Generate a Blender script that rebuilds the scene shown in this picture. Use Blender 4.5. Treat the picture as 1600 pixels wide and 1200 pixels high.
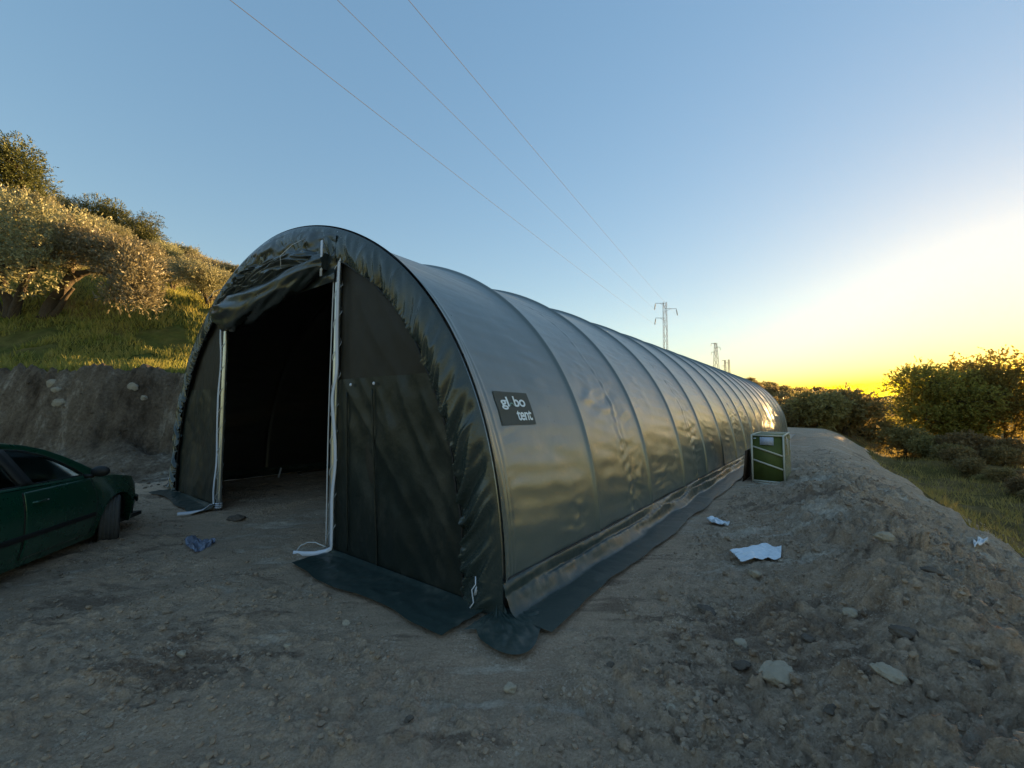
import bpy, bmesh, math, random
import numpy as np
from mathutils import Vector, Matrix
R = math.radians
for o in list(bpy.data.objects): bpy.data.objects.remove(o)
scene = bpy.context.scene
C = scene.collection
rng = np.random.default_rng(7)
random.seed(7)

# ------------------------------------------------------------------ camera, sky, sun, exposure
F, PITCH, ROLL, EYE = 656.53, 0.060, 0.0021, 1.6
cam = bpy.data.cameras.new('camera'); camo = bpy.data.objects.new('camera', cam); C.objects.link(camo)
cam.sensor_width = 36; cam.lens = F / 1600 * 36; cam.clip_start = 0.05; cam.clip_end = 3000
camo.matrix_world = Matrix.Translation((0, 0, EYE)) @ Matrix.Rotation(math.pi / 2 + PITCH, 4, 'X') @ Matrix.Rotation(ROLL, 4, 'Z')
scene.camera = camo

SUN_AZ, SUN_EL = R(52.0), R(2.9)          # azimuth from +Y towards +X
sund = Vector((math.sin(SUN_AZ) * math.cos(SUN_EL), math.cos(SUN_AZ) * math.cos(SUN_EL), math.sin(SUN_EL)))
w = bpy.data.worlds.new('World'); scene.world = w; w.use_nodes = True
nt = w.node_tree; nt.nodes.clear()
sky = nt.nodes.new('ShaderNodeTexSky'); sky.sky_type = 'NISHITA'; sky.sun_disc = False
sky.sun_elevation = SUN_EL; sky.sun_rotation = SUN_AZ
sky.air_density = 1.0; sky.dust_density = 0.30; sky.ozone_density = 1.6; sky.altitude = 300
bg = nt.nodes.new('ShaderNodeBackground'); bg.inputs[1].default_value = 0.15
ow = nt.nodes.new('ShaderNodeOutputWorld')
gm = nt.nodes.new('ShaderNodeGamma'); gm.inputs[1].default_value = 0.42
hs = nt.nodes.new('ShaderNodeHueSaturation'); hs.inputs['Saturation'].default_value = 2.0; hs.inputs['Hue'].default_value = 0.512
nt.links.new(sky.outputs[0], gm.inputs[0]); nt.links.new(gm.outputs[0], hs.inputs['Color']); nt.links.new(hs.outputs[0], bg.inputs[0]); nt.links.new(bg.outputs[0], ow.inputs[0])
sl = bpy.data.lights.new('sun', 'SUN'); sl.energy = 5.0; sl.angle = R(0.6); sl.color = (1.0, 0.62, 0.24)
so = bpy.data.objects.new('sun', sl); C.objects.link(so); so.location = (40, 30, 20)
so.rotation_euler = sund.to_track_quat('Z', 'Y').to_euler()
scene.view_settings.view_transform = 'Standard'; scene.view_settings.look = 'None'
scene.view_settings.exposure = 2.04; scene.view_settings.gamma = 1.0
scene.render.engine = 'CYCLES'
scene.cycles.max_bounces = 6; scene.cycles.diffuse_bounces = 3; scene.cycles.glossy_bounces = 3
scene.cycles.transmission_bounces = 4; scene.cycles.transparent_max_bounces = 8; scene.cycles.volume_bounces = 0
scene.cycles.use_denoising = True
scene.cycles.sample_clamp_indirect = 4.0

# ------------------------------------------------------------------ noise
_P = np.random.default_rng(3).permutation(256); _P = np.concatenate([_P, _P, _P])
_G = np.array([(math.cos(a), math.sin(a)) for a in np.linspace(0, 2 * math.pi, 32, endpoint=False)])
def pn(x, y, seed=0):
    x = np.asarray(x, float) + seed * 17.37; y = np.asarray(y, float) + seed * 31.91
    x, y = np.broadcast_arrays(x, y)
    xi = np.floor(x).astype(int); yi = np.floor(y).astype(int); xf = x - xi; yf = y - yi
    u = xf * xf * xf * (xf * (xf * 6 - 15) + 10); v = yf * yf * yf * (yf * (yf * 6 - 15) + 10)
    def g(i, j):
        h = _P[_P[(xi + i) & 255] + ((yi + j) & 255)] & 31
        return _G[h, 0] * (xf - i) + _G[h, 1] * (yf - j)
    a = g(0, 0) * (1 - u) + g(1, 0) * u; b = g(0, 1) * (1 - u) + g(1, 1) * u
    return (a * (1 - v) + b * v) * 1.5
def fbm(x, y, o=4, seed=0, gain=.5):
    s = 0; a = 1.0; f = 1.0
    for k in range(o):
        s = s + a * pn(x * f, y * f, seed + k * 5); a *= gain; f *= 2.03
    return s
def worley(x, y, seed=0):
    x = x + seed * 7.13; y = y + seed * 3.77; xi = np.floor(x).astype(int); yi = np.floor(y).astype(int); F1 = np.full(np.shape(x), 9.0); H = np.zeros(np.shape(x))
    for i in (-1, 0, 1):
        for j in (-1, 0, 1):
            h = _P[_P[(xi + i) & 255] + ((yi + j) & 255)]; h2 = _P[h + 57]
            d = np.hypot(xi + i + h / 255. - x, yi + j + h2 / 255. - y); m = d < F1; F1 = np.where(m, d, F1); H = np.where(m, _P[h2 + 31] / 255., H)
    return F1, H
def chunks(x, y, f, seed, thr=.35):
    wx = x * f + .35 * pn(x * f * 2.1, y * f * 2.1, seed + 3); wy = y * f + .35 * pn(x * f * 2.1, y * f * 2.1, seed + 4)
    F1, H = worley(wx, wy, seed); return np.clip((.62 - F1) * 2.2, 0, .75) * np.clip((H - thr) / (1 - thr), 0, 1) ** 1.3
def ss(a, b, x):
    t = np.clip((x - a) / (b - a), 0, 1); return t * t * (3 - 2 * t)
def smin(a, b, k):
    h = np.clip(.5 + .5 * (b - a) / k, 0, 1); return b * (1 - h) + a * h - k * h * (1 - h)

# ------------------------------------------------------------------ tent frame of reference
A = 0.647; OX, OY = -3.3126, 5.7461
TW, TH, TP, TQ = 8.134, 3.987, 1.8625, 2.3954
DH, BAY, NB, ZB = 1.6487, 1.6878, 16, 0.28
ca, sa = math.cos(A), math.sin(A)
def T2W(x, t, z=0.0): return (OX + x * ca + t * sa, OY - x * sa + t * ca, z)
def W2T(x, y): return ((x - OX) * ca - (y - OY) * sa, (x - OX) * sa + (y - OY) * ca)

# ------------------------------------------------------------------ terrain height
def terrain(x, y, detail=False):
    x = np.asarray(x, float); y = np.asarray(y, float)
    s, t = W2T(x, y)
    low = fbm(x * .11, y * .11, 3, 1)
    # pad, falling away at its right edge
    edge = 7.05 - .06 * np.clip(t - 2, -6, 20) + .35 * pn(t * .35, s * 0 + 1.3, 2)
    de = s - edge
    pad = -.12 * np.exp(-((x + 5.4) ** 2 + (y - 5.0) ** 2) / 5.0) + .03 * low
    berm = np.exp(-((de + .55) / .75) ** 2) * (.24 + .14 * pn(t * .5, s * .3, 4)) * ss(13, 6, t) * ss(-6, -2, t)
    field = -2.3 + .35 * low + .35 * fbm(x * .35, y * .35, 4, 9)
    k = ss(-.35, 4.2, de)
    z = pad * (1 - k) + field * k + berm
    z = z + (field - z) * ss(36, 60, t) * (1 - k)
    # far hill behind the right end
    z = z + 15.5 * np.exp(-((x - 42) ** 2 + (y - 165) ** 2) / (2 * 47.0 ** 2)) + ss(50, 120, y) * .8 * fbm(x * .04, y * .04, 3, 5)
    # cut bank and hillside on the left
    d1 = -s - 6.3 + .4 * pn(t * .3, 0 * t, 6)
    d2 = y - (9.9 - .06 * (x + 8)) + .35 * pn(x * .45, 0 * x, 7)
    d = smin(d1, d2, 2.0)
    talus = .62 * ss(-1.7, .25, d) ** 1.6 * (1 + .5 * pn(x * .8, y * .8, 8))
    bank = 2.55 * ss(0.0, .7, d) ** .75 + .12 * fbm(x * .9, y * .9, 3, 11) * ss(.0, .6, d)
    dh = np.maximum(d - .9, 0)
    q = (x + 9) * -.78 + (y - 11) * .62 + 1.2 * low
    q = .5 * (q + np.sqrt(q * q + 4.0))
    hill = (.14 * q + .30 * np.maximum(q - 1.6, 0)) * ss(-1, 6.5, dh) + .08 * dh * ss(14, 4, dh) + .10 * low * ss(0, 3, dh) + .05 * fbm(x * .5, y * .5, 3, 13) * ss(0, 1, dh)
    cap = 3.6 + .325 * np.minimum(np.maximum(-x + 1, 0), 92) + 1.2 * low
    up = smin(hill, np.maximum(cap - 2.5, .5), 5.0)
    fade = ss(75, 50, t)
    z = z + (np.maximum(bank, 0) + talus * (1 - ss(.0, .8, d)) + np.where(dh > 0, up, 0) * ss(0, .6, dh)) * fade
    if detail:
        near = np.exp(-(np.maximum(np.hypot(x, y) - 9, 0) / 9) ** 2)
        onhill = ss(.55, .8, d)
        bk = ss(-.25, .15, d) * (1 - onhill)
        b = np.exp(-((de + .3) / 1.5) ** 2) + .55 * ss(.2, 2, de) * ss(8, 3, de)
        b = np.clip(b, 0, 1)
        # wheel ruts heading into the tent door
        rut = ss(4.2, 2.5, np.abs(s + .6)) * ss(6, 0, t)
        z = z + near * rut * (1 - b) * (.050 * pn(s * 2.6, t * .35, 21) + .032 * pn(s * 8, t * 1.1, 22) * (pn(s * 1.1, t * .5, 25) > -.1))
        rough = .35 + .65 * ss(-.2, .3, pn(x * .7, y * .7, 26)) + 1.2 * b
        wx = x + .05 * pn(x * 7, y * 7, 41); wy = y + .05 * pn(x * 7, y * 7, 42)
        dx_ = np.maximum(np.abs(s) - 4.55, 0); dt_ = np.maximum(-.62 - t, 0); mask = (1 - onhill) * (.12 + .88 * ss(0, .30, np.hypot(dx_, dt_)))
        sel = (near * mask) > .02; am = (near * mask * rough)[sel]; xs_, ys_ = wx[sel], wy[sel]; bb = b[sel]
        dz = .030 * (.35 + 1.1 * bb) * chunks(xs_, ys_, 4.2, 31, .45) + .032 * chunks(xs_, ys_, 9, 32, .40) * (.5 + .6 * bb) + .017 * chunks(xs_, ys_, 19, 33, .3) + .009 * chunks(xs_, ys_, 40, 34, .2)
        dz = dz + .010 * fbm(xs_ * 6, ys_ * 6, 4, 45, .6) - .012 * np.abs(pn(xs_ * 3.1, ys_ * 3.1, 46))
        tmp = np.zeros_like(z); tmp[sel] = am * dz * 1.7; z = z + tmp
        z = z + near * mask * .02 * fbm(x * 1.7, y * 1.7, 2, 35)
        z = z + b * near * (.11 * pn(x * 1.9, y * 1.9, 36) + .065 * np.abs(pn(x * 4.3, y * 4.3, 37)))
        # bank face: gullies
        z = z + bk * (.42 * pn(x * 1.3 + y * .3, y * .3, 38) + .26 * pn(x * 3.5, y * 1.2, 39) + .14 * pn(x * 8, y * 3, 40) + .08 * np.abs(pn(x * 17, y * 8, 47)))
        return z, d, de, b
    return z
def th(x, y): return float(terrain(np.array([x]), np.array([y]))[0])
def thd(x, y): return float(terrain(np.array([x]), np.array([y]), True)[0][0])
cp, sp = math.cos(PITCH), math.sin(PITCH)
def ray(px, py):                                   # direction with Y component 1
    u = (px - 800) / F; v = -(py - 600) / F
    Y = cp - v * sp; Z = sp + v * cp
    return u / Y, Z / Y
def on_ground(px, py, k0=1.5, k1=260):             # a spot of the place, found by sighting
    rx, rz = ray(px, py)
    ks = np.exp(np.linspace(math.log(k0), math.log(k1), 1500))
    f = EYE + rz * ks - terrain(rx * ks, ks)
    i = np.argmax(f < 0) if (f < 0).any() else len(ks) - 1
    k = ks[i]; return rx * k, k, th(rx * k, k)
def at_depth(px, k):
    rx, _ = ray(px, 639); return rx * k, k, th(rx * k, k)

# ------------------------------------------------------------------ object helpers
def tag(o, label=None, cat=None, group=None, kind=None):
    if label: o['label'] = label
    if cat: o['category'] = cat
    if group: o['group'] = group
    if kind: o['kind'] = kind
    return o
def empty(name, loc=(0, 0, 0), rz=0, label=None, cat=None, group=None):
    o = bpy.data.objects.new(name, None); C.objects.link(o); o.location = loc; o.rotation_euler = (0, 0, rz)
    o.empty_display_size = .2
    return tag(o, label, cat, group)
def np_mesh(name, V, Fc, mat=None, parent=None, smooth=True, uv=None):
    """V (n,3); Fc list of (m,k) index arrays"""
    me = bpy.data.meshes.new(name)
    if isinstance(Fc, np.ndarray): Fc = [Fc]
    Fc = [f for f in Fc if len(f)]
    tot = sum(f.size for f in Fc); nf = sum(len(f) for f in Fc)
    me.vertices.add(len(V)); me.vertices.foreach_set('co', np.asarray(V, np.float32).ravel())
    me.loops.add(tot); me.loops.foreach_set('vertex_index', np.concatenate([f.ravel() for f in Fc]).astype(np.int32))
    me.polygons.add(nf)
    ls = np.concatenate([np.full(len(f), f.shape[1]) for f in Fc]); st = np.concatenate([[0], np.cumsum(ls)[:-1]])
    me.polygons.foreach_set('loop_start', st.astype(np.int32))
    me.polygons.foreach_set('use_smooth', np.full(nf, smooth))
    me.update(calc_edges=True); me.validate()
    if mat: me.materials.append(mat)
    o = bpy.data.objects.new(name, me); C.objects.link(o)
    if parent: o.parent = parent
    return o
def grid_faces(nu, nv, closed_u=False):
    i = np.arange(nu if closed_u else nu - 1)[:, None]; j = np.arange(nv - 1)[None, :]
    a = i * nv + j; b = ((i + 1) % nu) * nv + j
    return np.stack([a, b, b + 1, a + 1], -1).reshape(-1, 4)
class MB:
    def __init__(s): s.V = []; s.F = {}; s.n = 0
    def add(s, V, Fc):
        V = np.asarray(V, float)
        for f in (Fc if isinstance(Fc, list) else [Fc]):
            f = np.asarray(f)
            if f.ndim == 1: f = f[None]
            s.F.setdefault(f.shape[1], []).append(f + s.n)
        s.V.append(V); s.n += len(V)
    def box(s, c, d, rot=None, bevel=0):
        c = np.array(c, float); d = np.array(d, float) / 2
        if bevel:
            b = min(bevel, min(d) * .9); bm = bmesh.new(); bmesh.ops.create_cube(bm, size=1)
            for v in bm.verts: v.co = Vector(v.co) * 2; v.co.x *= d[0]; v.co.y *= d[1]; v.co.z *= d[2]
            bmesh.ops.bevel(bm, geom=list(bm.edges), offset=b, segments=2, affect='EDGES')
            bm.verts.index_update()
            V = np.array([v.co[:] for v in bm.verts]); Fs = [np.array([v.index for v in f.verts]) for f in bm.faces]; bm.free()
        else:
            V = np.array([(x, y, z) for x in (-1, 1) for y in (-1, 1) for z in (-1, 1)], float) * d
            Fs = [np.array([[0, 1, 3, 2], [4, 6, 7, 5], [0, 4, 5, 1], [2, 3, 7, 6], [0, 2, 6, 4], [1, 5, 7, 3]])]
        if rot is not None: V = V @ np.array(rot).T
        s.add(V + c, Fs)
    def tube(s, pts, r, n=8, cap=True):
        pts = np.array(pts, float); m = len(pts); r = np.broadcast_to(np.asarray(r, float), (m,))
        tan = np.gradient(pts, axis=0); tan /= np.linalg.norm(tan, axis=1)[:, None] + 1e-12
        ref = np.array([0, 0, 1.]) if abs(tan[0, 2]) < .9 else np.array([1., 0, 0])
        V = []; prev = ref
        a = np.linspace(0, 2 * math.pi, n, endpoint=False)
        for k in range(m):
            x = prev - tan[k] * np.dot(prev, tan[k]); x /= np.linalg.norm(x) + 1e-12; y = np.cross(tan[k], x); prev = x
            V.append(pts[k] + r[k] * (np.cos(a)[:, None] * x + np.sin(a)[:, None] * y))
        V = np.concatenate(V)
        i = np.arange(m - 1)[:, None] * n; j = np.arange(n)[None]; jn = (j + 1) % n
        Fs = [np.stack([i + j, i + jn, i + n + jn, i + n + j], -1).reshape(-1, 4)]
        if cap: Fs += [np.arange(n)[::-1][None], (np.arange(n) + (m - 1) * n)[None]]
        s.add(V, Fs)
    def grid(s, P, closed_u=False):
        nu, nv = P.shape[:2]; s.add(P.reshape(-1, 3), grid_faces(nu, nv, closed_u))
    def build(s, name, mat, parent=None, smooth=True):
        V = np.concatenate(s.V); Fc = [np.concatenate(f) for f in s.F.values()]
        return np_mesh(name, V, Fc, mat, parent, smooth)
def solidify(o, th_, off=0):
    m = o.modifiers.new('thickness', 'SOLIDIFY'); m.thickness = th_; m.offset = off; return o

# ------------------------------------------------------------------ materials
class N:
    def __init__(s, name):
        s.m = bpy.data.materials.new(name); s.m.use_nodes = True; s.t = s.m.node_tree; s.t.nodes.clear()
        s.out = s.t.nodes.new('ShaderNodeOutputMaterial'); s.tc = s.t.nodes.new('ShaderNodeTexCoord')
    def n(s, ty, **kw):
        nd = s.t.nodes.new(ty)
        for k, v in kw.items():
            if k.startswith('_'): setattr(nd, k[1:], v)
            else:
                key = k.replace('__', ' ')
                nd.inputs[key].default_value = v
        return nd
    def l(s, a, b): s.t.links.new(a, b)
    def noise(s, scale, detail=5, rough=.6, vec=None, dist=0):
        nd = s.n('ShaderNodeTexNoise'); nd.inputs['Scale'].default_value = scale; nd.inputs['Detail'].default_value = detail
        nd.inputs['Roughness'].default_value = rough; nd.inputs['Distortion'].default_value = dist
        s.l(vec if vec else s.tc.outputs['Object'], nd.inputs['Vector']); return nd.outputs['Fac']
    def vor(s, scale, feat='F1', vec=None):
        nd = s.n('ShaderNodeTexVoronoi'); nd.feature = feat; nd.inputs['Scale'].default_value = scale
        s.l(vec if vec else s.tc.outputs['Object'], nd.inputs['Vector']); return nd.outputs['Distance']
    def ramp(s, fac, stops):
        nd = s.n('ShaderNodeValToRGB'); e = nd.color_ramp.elements
        while len(e) > 1: e.remove(e[0])
        e[0].position = stops[0][0]; e[0].color = tuple(stops[0][1]) + (1,) if len(stops[0][1]) == 3 else stops[0][1]
        for p, c in stops[1:]:
            q = e.new(p); q.color = tuple(c) + (1,)
        s.l(fac, nd.inputs[0]); return nd.outputs[0]
    def mix(s, fac, a, b, blend='MIX'):
        nd = s.n('ShaderNodeMix'); nd.data_type = 'RGBA'; nd.blend_type = blend
        for v, i in ((fac, 0), (a, 6), (b, 7)):
            if isinstance(v, (int, float)): nd.inputs[i].default_value = v
            elif isinstance(v, tuple): nd.inputs[i].default_value = v + (1,) if len(v) == 3 else v
            else: s.l(v, nd.inputs[i])
        return nd.outputs[2]
    def math(s, op, a, b=0.0):
        nd = s.n('ShaderNodeMath'); nd.operation = op
        for v, i in ((a, 0), (b, 1)):
            if isinstance(v, (int, float)): nd.inputs[i].default_value = v
            else: s.l(v, nd.inputs[i])
        return nd.outputs[0]
    def bump(s, h, strength=.5, dist=.02, normal=None):
        nd = s.n('ShaderNodeBump'); nd.inputs['Strength'].default_value = strength; nd.inputs['Distance'].default_value = dist
        s.l(h, nd.inputs['Height'])
        if normal: s.l(normal, nd.inputs['Normal'])
        return nd.outputs[0]
    def mapping(s, scale=(1, 1, 1), rot=(0, 0, 0), src='Object'):
        nd = s.n('ShaderNodeMapping'); nd.inputs['Scale'].default_value = scale; nd.inputs['Rotation'].default_value = rot
        s.l(s.tc.outputs[src], nd.inputs[0]); return nd.outputs[0]
    def bsdf(s, color=(.5, .5, .5), rough=.5, metal=0, spec=.5, normal=None, **kw):
        b = s.n('ShaderNodeBsdfPrincipled')
        if isinstance(color, tuple): b.inputs['Base Color'].default_value = color + (1,)
        else: s.l(color, b.inputs['Base Color'])
        if isinstance(rough, (int, float)): b.inputs['Roughness'].default_value = rough
        else: s.l(rough, b.inputs['Roughness'])
        b.inputs['Metallic'].default_value = metal; b.inputs['Specular IOR Level'].default_value = spec
        for k, v in kw.items(): b.inputs[k.replace('_', ' ')].default_value = v
        if normal: s.l(normal, b.inputs['Normal'])
        s.l(b.outputs[0], s.out.inputs[0]); return b
def simple(name, color, rough=.5, metal=0, spec=.5, bump=None, var=.25, **kw):
    m = N(name); f = m.noise(bump[0] if bump else 6, 4)
    c = m.mix(f, tuple(x * (1 - var) for x in color), tuple(min(1, x * (1 + var)) for x in color))
    nr = m.bump(m.noise(bump[0] * 3, 4), bump[1], bump[2]) if bump else None
    m.bsdf(c, rough, metal, spec, nr, **kw); return m.m

def dirt_mat(name, dark, mid, pale, warm=0):
    m = N(name)
    pos = m.tc.outputs['Object']
    str_ = m.mapping((.5, 3.2, 1), (0, 0, -(math.pi / 2 - A)))      # streaks along the wheel ruts
    a = m.noise(.55, 6, .62, None, .4); b = m.noise(1.6, 7, .65, str_, .2); c = m.noise(9, 8, .7); d = m.noise(70, 5, .7)
    f = m.math('ADD', m.math('MULTIPLY', a, .5), m.math('MULTIPLY', b, .5))
    col = m.ramp(f, [(.41, dark), (.465, mid), (.54, tuple(x * .72 for x in mid)), (.62, tuple(x * .88 for x in pale))])
    col = m.mix(m.ramp(c, [(.35, (0, 0, 0)), (.7, (1, 1, 1))]), m.mix(.3, col, dark), col)
    col = m.mix(m.ramp(d, [(.3, (.0, .0, .0)), (.6, (1, 1, 1))]), m.mix(.2, col, (dark[0] * .6, dark[1] * .6, dark[2] * .6)), m.mix(.22, col, pale))
    for sc_v, th_v, cc in ((34, .80, pale), (75, .76, pale), (55, .82, dark)):
        vn = m.n('ShaderNodeTexVoronoi'); vn.inputs['Scale'].default_value = sc_v; m.l(pos, vn.inputs['Vector'])
        sx = m.n('ShaderNodeSeparateColor'); m.l(vn.outputs['Color'], sx.inputs[0])
        fz = m.math('MULTIPLY', m.math('GREATER_THAN', sx.outputs[0], th_v), m.math('LESS_THAN', vn.outputs['Distance'], .42))
        col = m.mix(m.math('MULTIPLY', m.math('MULTIPLY', fz, m.ramp(m.noise(2.3, 4, .6), [(.45, (0, 0, 0)), (.6, (1, 1, 1))])), .42), col, tuple(x * .95 for x in cc))
    v = m.vor(26); v2 = m.vor(60)
    h = m.math('ADD', m.math('MULTIPLY', m.noise(22, 8, .72), 1.0), m.math('MULTIPLY', m.math('SUBTRACT', 1, v2), .25))
    h = m.math('ADD', h, m.math('MULTIPLY', m.math('SUBTRACT', 1, v), .35))
    n1 = m.bump(h, 1.0, .06)
    n2 = m.bump(m.noise(130, 5, .75), 1.0, .012, n1)
    m.bsdf(col, .95, 0, .15, n2); return m.m
M = {}
M['dirt'] = dirt_mat('dry_dirt', (.24, .15, .095), (.68, .475, .325), (.93, .79, .64))
M['bank'] = None
def bank_mat():
    m = N('cut_earth')
    vm = m.mapping((1, 1, .35))
    a = m.noise(.8, 6, .6, vm, .5); b = m.noise(3.5, 8, .7, vm); c = m.noise(14, 8, .7)
    f = m.math('ADD', m.math('MULTIPLY', a, .55), m.math('MULTIPLY', b, .45))
    col = m.ramp(f, [(.38, (.08, .058, .04)), (.47, (.22, .17, .125)), (.54, (.30, .24, .18)), (.61, (.52, .46, .38))])
    col = m.mix(m.ramp(c, [(.35, (0, 0, 0)), (.65, (1, 1, 1))]), m.mix(.55, col, (.04, .03, .024)), col)
    h = m.math('ADD', m.noise(5, 8, .7, vm), m.math('MULTIPLY', c, .5))
    m.bsdf(col, .95, 0, .1, m.bump(h, 1.0, .22)); return m.m
M['bank'] = bank_mat()
def grass_ground(name, g1, g2, dry):
    m = N(name)
    a = m.noise(.35, 6, .6); b = m.noise(3, 8, .7)
    col = m.ramp(a, [(.35, g1), (.5, g2), (.66, dry)])
    col = m.mix(m.ramp(b, [(.35, (0, 0, 0)), (.65, (1, 1, 1))]), m.mix(.6, col, (.03, .035, .012)), col)
    m.bsdf(col, .95, 0, .1, m.bump(m.math('ADD', b, m.noise(18, 6, .7)), 1.0, .10)); return m.m
M['hillgrass'] = grass_ground('hill_grass', (.09, .14, .026), (.15, .16, .038), (.30, .23, .08))
M['fieldgrass'] = grass_ground('field_grass', (.15, .12, .035), (.24, .165, .06), (.34, .22, .10))
def leaf(name, c1, c2, trans=.35, rough=.55, spec=.35):
    m = N(name)
    oi = m.n('ShaderNodeObjectInfo'); geo = m.n('ShaderNodeNewGeometry')
    f = m.noise(1.3, 3, .6); col = m.mix(m.ramp(f, [(.35, (0, 0, 0)), (.65, (1, 1, 1))]), c1, c2)
    col = m.mix(m.math('MULTIPLY', geo.outputs['Random Per Island'], .55), col, tuple(min(1, x * 1.7) for x in c2))
    hs = m.n('ShaderNodeHueSaturation'); m.l(m.math('ADD', m.math('MULTIPLY', oi.outputs['Random'], .05), .475), hs.inputs['Hue'])
    m.l(m.math('ADD', m.math('MULTIPLY', oi.outputs['Random'], .35), .8), hs.inputs['Value']); m.l(col, hs.inputs['Color'])
    b = m.bsdf(hs.outputs[0], rough, 0, spec)
    tr = m.n('ShaderNodeBsdfTranslucent'); m.l(hs.outputs[0], tr.inputs[0])
    mx = m.n('ShaderNodeMixShader'); mx.inputs[0].default_value = trans
    m.l(b.outputs[0], mx.inputs[1]); m.l(tr.outputs[0], mx.inputs[2]); m.l(mx.outputs[0], m.out.inputs[0]); return m.m
M['olive'] = leaf('olive_leaf', (.15, .145, .07), (.27, .25, .14), .30, .45, .5)
M['pine'] = leaf('pine_leaf', (.05, .062, .016), (.09, .095, .028), .2)
M['broad'] = leaf('broad_leaf', (.17, .135, .028), (.24, .18, .045), .6)
M['scrub'] = leaf('scrub_leaf', (.17, .125, .05), (.24, .18, .075), .4)
M['grassblade'] = leaf('grass_blade', (.13, .18, .028), (.32, .26, .07), .5)
M['weed'] = leaf('weed_blade', (.22, .165, .045), (.36, .25, .085), .45)
M['bark'] = simple('bark', (.075, .058, .042), .9, 0, .2, (7, .9, .05), .5)
M['stone'] = simple('stone', (.36, .295, .22), .9, 0, .2, (9, .7, .02), .3)
M['stone_dark'] = simple('dark_stone', (.13, .105, .085), .95, 0, .2, (9, .9, .03), .35)
M['pebble'] = simple('pebble', (.30, .22, .155), .95, 0, .2, None, .5)

# ------------------------------------------------------------------ ground
def axis(lo, hi, fine, f0, grow_in, grow_out, centre=0.0):
    """coordinates: step `fine` for |x-centre|<f0, then growing"""
    def side(lim, sign):
        out = []; x = 0.0
        while x < lim:
            st = fine if x < f0 else max(fine, min(fine + (x - f0) * grow_in, 8))
            if x > 14: st = max(st, fine + (x - f0) * grow_out)
            x += st; st = st; out.append(sign * x)
        return out
    return np.array(side(-(lo - centre), -1)[::-1] + [0.0] + side(hi - centre, 1)) + centre
xs = axis(-180, 330, .014, 1.8, .0045, .016, .3)
ys = axis(-60, 420, .011, .9, .0048, .012, 2.4)
ys = np.concatenate([ys[ys < 0.6][::6], ys[ys >= 0.6]])
X, Y = np.meshgrid(xs, ys, indexing='ij')
Z, Dd, De, Bm = terrain(X, Y, True)
V = np.stack([X, Y, Z], -1).reshape(-1, 3)
FA = grid_faces(len(xs), len(ys))
def fc(a): return (a[:-1, :-1] + a[1:, 1:]).reshape(-1) / 2
dF, eF, XF, YF = fc(Dd), fc(De), fc(X), fc(Y)
sF, tF = W2T(XF, YF)
hill_m = (dF > .72) & (tF < 70)
bank_m = (dF > -1.2 + .5 * pn(XF * .8, YF * .8, 51)) & (dF <= .72) & (tF < 70)
far_m = ~hill_m & ~bank_m & ((eF > 2.6 + 1.2 * pn(XF * .4, YF * .4, 50)) | (tF > 36))
pad_m = ~(hill_m | bank_m | far_m)
def sub(name, mask, mat):
    Fm = FA[mask]; used = np.unique(Fm); re = np.zeros(len(V), int); re[used] = np.arange(len(used))
    o = np_mesh(name, V[used], re[Fm], mat); tag(o, kind='structure'); return o
sub('ground', pad_m, M['dirt']); sub('embankment', bank_m, M['bank']); sub('hillside', hill_m, M['hillgrass']); sub('field', far_m, M['fieldgrass'])
print('ground verts', len(V))

# far mountain ridge
def mountain():
    n = 90; mb = MB(); az = np.linspace(R(20), R(66), n); P = []
    for i, a in enumerate(az):
        top = .6 * (12 + 14 * math.exp(-((math.degrees(a) - 45.5) / 4.2) ** 2) + 3.0 * float(fbm(np.array([i * .12]), np.array([.5]), 4, 60)[0]))
        P.append([(math.sin(a) * r, math.cos(a) * r, h) for r, h in ((330, -6), (350, top * .45), (370, top), (385, top * .7), (400, -8))])
    mb.grid(np.array(P)); o = mb.build('mountain', M['fieldgrass']); tag(o, kind='structure')
mountain()

# ------------------------------------------------------------------ grass
def blades(name, pts, hgt, wid, mat, lean=.5, kind='stuff'):
    n = len(pts); a = rng.uniform(0, 2 * math.pi, n); h = hgt * rng.uniform(.5, 1.35, n); w_ = wid * rng.uniform(.6, 1.4, n)
    dx, dy = np.cos(a), np.sin(a); la = rng.uniform(0, 2 * math.pi, n); ll = lean * h * rng.uniform(.1, 1, n)
    V = np.zeros((n, 3, 3)); V[:, 0] = pts; V[:, 0, 0] += dx * w_; V[:, 0, 1] += dy * w_
    V[:, 1] = pts; V[:, 1, 0] -= dx * w_; V[:, 1, 1] -= dy * w_
    V[:, 2] = pts; V[:, 2, 0] += np.cos(la) * ll; V[:, 2, 1] += np.sin(la) * ll; V[:, 2, 2] += h; V[:, :2, 2] -= .02
    o = np_mesh(name, V.reshape(-1, 3), np.arange(3 * n).reshape(-1, 3), mat, smooth=False); return tag(o, kind=kind)
def scatter(n, x0, x1, y0, y1, cond, detail=False):
    x = rng.uniform(x0, x1, n); y = rng.uniform(y0, y1, n); z, d, de, b = terrain(x, y, True)
    m = cond(x, y, d, de); return np.stack([x, y, z], -1)[m]
pg = scatter(420000, -44, -2, 9, 40, lambda x, y, d, de: (d > .68) & (rng.uniform(0, 1, len(x)) < np.clip(14 / y, .15, 1) ** 1.5) & (x > -1.35 * y - 1) & (fbm(x * .6, y * .6, 3, 70) > -.35))
blades('grass', pg, .19, .022, M['grassblade'], .9)
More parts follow.
